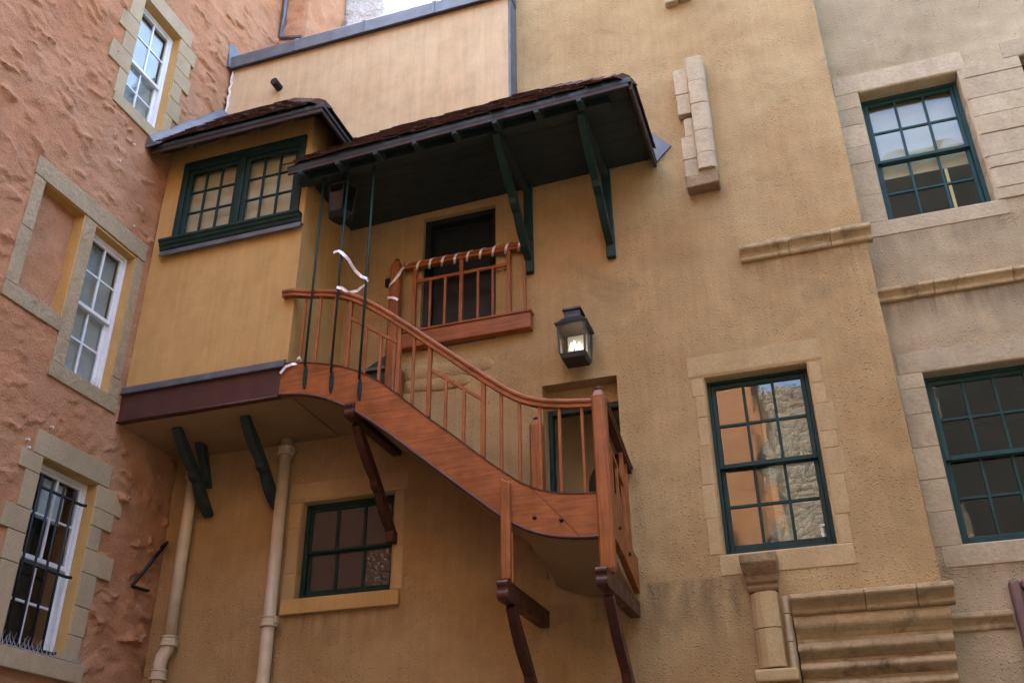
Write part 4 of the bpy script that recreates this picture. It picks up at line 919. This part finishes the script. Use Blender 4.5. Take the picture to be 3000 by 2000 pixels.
obj('winder_step', MB().box(-4.70, -4.39, -0.20, -0.161, 6.60, 6.635), 'lead', st, 0.004)
obj('winder_board', MB().box(-4.255, -4.225, -0.11, -0.02, 6.20, 6.60), 'wood_z', st, 0.003)
# iron rods with straps
for (x, zs0, zs1) in ((-4.815, 6.26, 5.98), (-4.505, 6.13, 5.885), (-4.18, 6.00, 5.755)):
    rd = obj('iron_rod', MB().tube([(x, -1.165, zs0 - .02), (x, -1.165, 8.66)], 0.013, 8), 'green', st, smooth=True)
    obj('strap', MB().rings([[(x + r * math.sin(a), y, z + r2 * math.cos(a)) for a in np.linspace(0, 2 * math.pi, 13)[:-1]] for y, r, r2, z in ((-1.130, .022, (zs0 - zs1) / 2, (zs0 + zs1) / 2), (-1.150, .022, (zs0 - zs1) / 2, (zs0 + zs1) / 2))]), 'green', rd, 0.003)
    for f_ in (.25, .5): obj('rivet', MB().tube([(x, -1.15, zs1 + (zs0 - zs1) * f_), (x, -1.158, zs1 + (zs0 - zs1) * f_)], [.01, .005], 8), 'green', rd)
# brackets below
bracket(st, -4.27, 0.085, 'dark_wood', (-1.00, 5.56), (-0.04, 4.72), post=None, beam=(-1.17, 5.61, 5.74))
obj('bracket_foot', MB().box(-4.31, -4.22, -0.11, -0.002, 4.63, 4.76), 'dark_wood', st, 0.006)
bracket(st, -2.655, 0.085, 'dark_wood', (-1.02, 3.62), (-0.03, 2.62), beam=(-1.24, 3.66, 3.81))
bracket(st, -1.785, 0.085, 'dark_wood', (-1.08, 3.62), (-0.03, 2.55), beam=(-1.30, 3.68, 3.82))
bs = thing('bay_brackets_west', 'dark green timber bracket crossed by a short post beneath the bay beside the first drainpipe', 'bracket', (-6.54, -0.4, 5.1))
bs.name = 'bay_bracket'
bracket(bs, -6.54, 0.10, 'soot', (-0.84, 5.93), (-0.04, 5.17))
obj('short_post', MB().hexa([(-6.58, -0.20, 5.55), (-6.49, -0.20, 5.55), (-6.49, -0.10, 5.48), (-6.58, -0.10, 5.48), (-6.60, -0.42, 5.94), (-6.51, -0.42, 5.94), (-6.51, -0.28, 5.94), (-6.60, -0.28, 5.94)]), 'soot', bs, 0.008)
bs2 = thing('bay_bracket', 'dark green timber bracket beneath the bay running down behind the second drainpipe', 'bracket', (-5.69, -0.4, 5.2))
bracket(bs2, -5.68, 0.10, 'soot', (-0.86, 5.93), (-0.04, 5.17))

# ------------------------------------------------------------------ drainpipes
def collar(m, x, y, z, r=0.078):
    m.rings([[(x + q_ * math.cos(a), y + q_ * math.sin(a), zz) for a in np.linspace(0, 2 * math.pi, 21)[:-1]] for q_, zz in ((r, z), (r + .016, z + .004), (r + .016, z + .022), (r + .004, z + .028), (r + .004, z + .085), (r + .014, z + .09), (r + .014, z + .105), (r - .008, z + .11))]); return m
p1 = thing('drainpipe', 'cream drainpipe with an offset bend in the corner against the orange building', 'drainpipe', (-6.75, -0.12, 0), 'cream drainpipes on the ochre wall')
obj('pipe', MB().tube([(-6.75, -0.12, 3.80), (-6.755, -0.12, 4.8), (-6.76, -0.12, 5.95)], 0.066, 18), 'pipe', p1, smooth=True)
obj('offset_bend', MB().tube([(-6.80, -0.14, 3.45), (-6.80, -0.14, 3.58), (-6.79, -0.138, 3.66), (-6.755, -0.125, 3.73), (-6.75, -0.12, 3.80)], 0.07, 18), 'pipe', p1, smooth=True)
obj('pipe', MB().tube([(-6.80, -0.14, 0.0), (-6.80, -0.14, 3.45)], 0.066, 18), 'pipe', p1, smooth=True)
for (x, y, z) in ((-6.75, -0.12, 3.76), (-6.80, -0.14, 3.42), (-6.758, -0.12, 5.62)): obj('collar', collar(MB(), x, y, z), 'pipe', p1, smooth=False)
p2 = thing('drainpipe', 'straight cream drainpipe beside the small green window below the bay', 'drainpipe', (-5.57, -0.12, 0), 'cream drainpipes on the ochre wall')
obj('pipe', MB().tube([(-5.55, -0.12, 0.0), (-5.56, -0.12, 3.0), (-5.585, -0.12, 5.94)], 0.066, 18), 'pipe', p2, smooth=True)
for (x, z) in ((-5.585, 5.74), (-5.567, 3.87)):
    c_ = obj('collar', collar(MB(), x, -0.12, z), 'pipe', p2); obj('clip', MB().box(x + .072, x + .10, -0.16, -0.08, z + .03, z + .085), 'pipe', c_, 0.006)
box('wall_fixing', 'pipe', p2, -5.60, -5.53, -0.055, 0.0, 3.89, 3.95)
box('wall_fixing', 'pipe', p1, -6.79, -6.72, -0.055, 0.0, 3.79, 3.85)
vp = tag(obj('vent_pipe', MB().tube([(-6.24, -0.24, 11.27), (-6.24, -0.40, 11.27)], 0.055, 16), 'iron', smooth=False), 'short dark vent pipe stub poking from the upper ochre panel', 'pipe')

# ------------------------------------------------------------------ lanterns
ln = thing('wall_lantern', 'square glazed wall lantern with lit candle bulbs above the lower doorway', 'lantern', (-2.19, -0.2, 6.3))
lx, ly = -2.185, -0.21
def frustum(x, y, h0, h1, z0, z1): return MB().hexa([(x - h0, y - h0, z0), (x + h0, y - h0, z0), (x + h0, y + h0, z0), (x - h0, y + h0, z0), (x - h1, y - h1, z1), (x + h1, y - h1, z1), (x + h1, y + h1, z1), (x - h1, y + h1, z1)])
obj('tray', frustum(lx, ly, .120, .140, 6.29, 6.35), 'lamp_grey', ln, .004)
obj('roof', frustum(lx, ly, .165, .095, 6.70, 6.785), 'lamp_grey', ln, .004)
obj('roof_rim', frustum(lx, ly, .168, .178, 6.675, 6.699), 'lamp_grey', ln, .003)
obj('vent', frustum(lx, ly, .085, .085, 6.786, 6.87), 'lamp_grey', ln, .004)
obj('vent_cap', frustum(lx, ly, .105, .098, 6.871, 6.90), 'lamp_grey', ln, .004)
obj('back_plate', MB().box(lx - .08, lx + .08, -0.045, -0.002, 6.38, 6.80), 'lamp_grey', ln, .004)
obj('arm', MB().box(lx - .02, lx + .02, -0.10, -0.044, 6.55, 6.60), 'lamp_grey', ln)
c0, c1 = .133, .145
for sx in (-1, 1):
    for sy_ in (-1, 1):
        a = np.array([lx + sx * c0, ly + sy_ * c0, 6.35]); b = np.array([lx + sx * c1, ly + sy_ * c1, 6.676]); e = .011
        obj('frame_post', MB().hexa([tuple(a + (i * e, j * e, 0)) for i, j in ((-1, -1), (1, -1), (1, 1), (-1, 1))] + [tuple(b + (i * e, j * e, 0)) for i, j in ((-1, -1), (1, -1), (1, 1), (-1, 1))]), 'lamp_grey', ln, .002)
for k in range(4):
    R_ = Matrix.Rotation(k * math.pi / 2, 3, 'Z'); e = .002
    P = [(-c0 + .012, -c0, 6.355), (c0 - .012, -c0, 6.355), (c0 - .012, -c0 + e, 6.355), (-c0 + .012, -c0 + e, 6.355), (-c1 + .012, -c1, 6.672), (c1 - .012, -c1, 6.672), (c1 - .012, -c1 + e, 6.672), (-c1 + .012, -c1 + e, 6.672)]
    obj('pane', MB().hexa([tuple(R_ @ Vector((p[0], p[1], 0)) + Vector((lx, ly, p[2]))) for p in P]), 'glass_clear', ln)
for (dx, dy) in ((-.04, .0), (.04, .01), (0, -.04)):
    cn = obj('candle', MB().tube([(lx + dx, ly + dy, 6.35), (lx + dx, ly + dy, 6.43)], .012, 10), 'white', ln)
    obj('bulb', MB().tube([(lx + dx, ly + dy, z) for z in (6.43, 6.445, 6.47, 6.50, 6.525)], [.006, .014, .017, .010, .002], 10), 'bulb', cn, smooth=True)
obj('reflector', MB().box(lx - .105, lx + .105, ly + .108, ly + .112, 6.37, 6.66), 'white', ln)
for k in range(7): obj('vent_slot', MB().box(lx - .065 + k * .02, lx - .055 + k * .02, ly - .0865, ly - .0845, 6.82, 6.855), 'dim', ln)
hl = thing('hanging_lantern', 'dark unlit hexagonal lantern hanging in the shade of the canopy', 'lantern', (-4.65, -1.0, 8.13))
hx, hy = -4.65, -1.0
def hexr(r, z): return [(hx + r * math.cos(a), hy + r * math.sin(a), z) for a in np.linspace(0, 2 * math.pi, 7)[:-1]]
obj('body_frame', MB().rings([hexr(.09, 8.130), hexr(.15, 8.190), hexr(.155, 8.205)]), 'iron', hl)
obj('roof', MB().rings([hexr(.185, 8.530), hexr(.19, 8.545), hexr(.10, 8.620), hexr(.05, 8.660)]), 'iron', hl)
for k in range(6):
    a = 2 * math.pi * k / 6; obj('frame_post', MB().tube([(hx + .148 * math.cos(a), hy + .148 * math.sin(a), 8.200), (hx + .172 * math.cos(a), hy + .172 * math.sin(a), 8.535)], .009, 6), 'iron', hl)
    b = a + 2 * math.pi / 6; e = .004
    P = [(hx + .146 * math.cos(q_), hy + .146 * math.sin(q_), 8.208) for q_ in (a, b)] + [(hx + .17 * math.cos(q_), hy + .17 * math.sin(q_), 8.529) for q_ in (b, a)]
    obj('pane', MB().add(P + [(x * 1 + (hx - x) * .02, y + (hy - y) * .02, z) for x, y, z in P], [(0, 1, 2, 3), (7, 6, 5, 4), (0, 4, 5, 1), (1, 5, 6, 2), (2, 6, 7, 3), (3, 7, 4, 0)]), 'glass_clear', hl)
obj('chain', MB().tube([(hx, hy, 8.650), (hx, hy, 8.780)], .008, 6), 'iron', hl)
sb = thing('switch_box', 'small black electrical box on the wall beside the upper newel', 'switch box', (-4.485, -0.03, 7.79))
box('body', 'iron', sb, -4.525, -4.445, -0.05, -0.002, 7.79, 7.90, .005)
box('cover', 'iron', sb, -4.515, -4.455, -0.056, -0.051, 7.80, 7.89, .002)
cl = thing('wall_sensor', 'little dark sensor high on the shaded wall under the canopy', 'sensor', (-4.46, -0.03, 8.86))
obj('body', MB().tube([(-4.46, -0.002, 8.88), (-4.46, -0.05, 8.88), (-4.46, -0.07, 8.87)], [.035, .032, .02], 10), 'iron', cl, smooth=True)

# ------------------------------------------------------------------ silver tape
def ribbon(path, w, up=None, t=0.0015):
    P = [np.array(p, float) for p in path]; rg_ = []
    for i, p in enumerate(P):
        tg = P[min(i + 1, len(P) - 1)] - P[max(i - 1, 0)]; tg /= np.linalg.norm(tg)
        u = np.array(up[i] if up is not None else (0, 0, 1.0)); u = u - tg * (u @ tg); u /= np.linalg.norm(u); n_ = np.cross(tg, u)
        rg_.append([tuple(p + u * w / 2 + n_ * t), tuple(p - u * w / 2 + n_ * t), tuple(p - u * w / 2 - n_ * t), tuple(p + u * w / 2 - n_ * t)])
    return MB().rings(rg_)
sp_p, sp_u = [], []
for k in range(9 * 16 + 1):
    a = 2 * math.pi * k / 16; x = -4.22 + 1.42 * k / (9 * 16); rr = 0.058 if math.sin(a) > -.5 else .066
    sp_p.append((x, -0.07 - rr * math.cos(a), 7.98 + rr * math.sin(a) * .95)); sp_u.append((1.0, 0, 0.25 * math.cos(a)))
tp = tag(obj('silver_tape', ribbon(sp_p, 0.028, sp_u), 'tape'), 'silver reflective tape wound in a spiral round the balcony handrail', 'tape', 'silver reflective tape tied to the stair')
pw = [(-4.24, -0.12, 7.96), (-4.245, -0.18, 7.90), (-4.26, -0.225, 7.80), (-4.31, -0.232, 7.72), (-4.37, -0.232, 7.67), (-4.395, -0.2, 7.64), (-4.395, -.12, 7.6), (-4.395, -.15, 7.55), (-4.39, -0.228, 7.50), (-4.32, -0.234, 7.49), (-4.255, -0.225, 7.45)]
tag(obj('silver_tape', ribbon(pw, 0.03), 'tape'), 'silver reflective tape looped round the upper newel post', 'tape', 'silver reflective tape tied to the stair')
rt = [(-4.59, -1.19, 7.565), (-4.53, -1.19, 7.575), (-4.505, -1.185, 7.56), (-4.45, -1.185, 7.50), (-4.40, -1.19, 7.44), (-4.34, -1.20, 7.33), (-4.29, -1.20, 7.25), (-4.22, -1.19, 7.175), (-4.17, -1.185, 7.15), (-4.165, -1.15, 7.13), (-4.20, -1.14, 7.11), (-4.30, -1.12, 7.06), (-4.40, -1.13, 7.05), (-4.46, -1.17, 7.10), (-4.51, -1.185, 7.11), (-4.52, -1.18, 7.10)]
tag(obj('silver_tape', ribbon(rt, 0.035, [(0.1, 0.3 * math.sin(k * .9), 1) for k in range(len(rt))]), 'tape'), 'loose silver reflective tape knotted between two iron rods', 'tape', 'silver reflective tape tied to the stair')
kn = [(-4.505 + .022 * math.cos(a), -1.165 + .02 * math.sin(a), 7.56 + .01 * math.sin(2 * a)) for a in np.linspace(0, 2 * math.pi, 12)]
tag(obj('silver_tape', ribbon(kn, 0.03), 'tape'), 'silver tape knot bound tightly round the middle iron rod', 'tape', 'silver reflective tape tied to the stair')
bt = [(-5.10, -1.16, 6.20), (-5.04, -1.16, 6.27), (-4.98, -1.15, 6.29), (-4.94, -1.13, 6.30), (-4.90, -1.12, 6.31), (-4.885, -1.135, 6.33), (-4.90, -1.15, 6.36), (-4.93, -1.14, 6.34)]
tag(obj('silver_tape', ribbon(bt, 0.03), 'tape'), 'silver tape end tied round the first baluster beside the bay', 'tape', 'silver reflective tape tied to the stair')

# ------------------------------------------------------------------ the far side of the courtyard, mirrored in the panes
opp = thing('facing_orange_building', 'orange harled building across the courtyard behind the viewer', 'building', (-4, -13, 0))
box('wall', 'orange', opp, -12, -1.05, -17, -11.5, 0, 15.0)
opp2 = thing('facing_stone_building', 'grey rubble stone building across the courtyard behind the viewer', 'building', (1, -13, 0))
box('wall', 'rubble', opp2, -1.04, 2.6, -17, -11.6, 0, 11.3)
w = frame(opp2, lambda u, d_, v: (u, -11.6 - d_, v), 0.0, 0.9, 6.0, 8.0, -0.05, 0.05, 0.07, 'white')
obj('pane', MB().box(0.07, 0.83, -11.62, -11.59, 6.07, 7.93), 'frosted', w)
opp3 = thing('facing_tall_building', 'tall building, coloured near black to dim its reflection, at the far corner of the courtyard', 'building', (7, -13, 0))
box('wall', 'dark_harl', opp3, 2.61, 14, -18, -11.4, 0, 17.5)  # wall darkened by colour so the lower wing window mirrors it dim
opp4 = thing('added_side_building', 'added unseen rubble block, coloured near black, shutting out sky opposite the orange building', 'building', (8.5, -5, 0))  # unseen block added to cut sky light from the right
box('wall', 'dark_rubble', opp4, 7.0, 11, -11.39, 8.0, 0, 12.0)
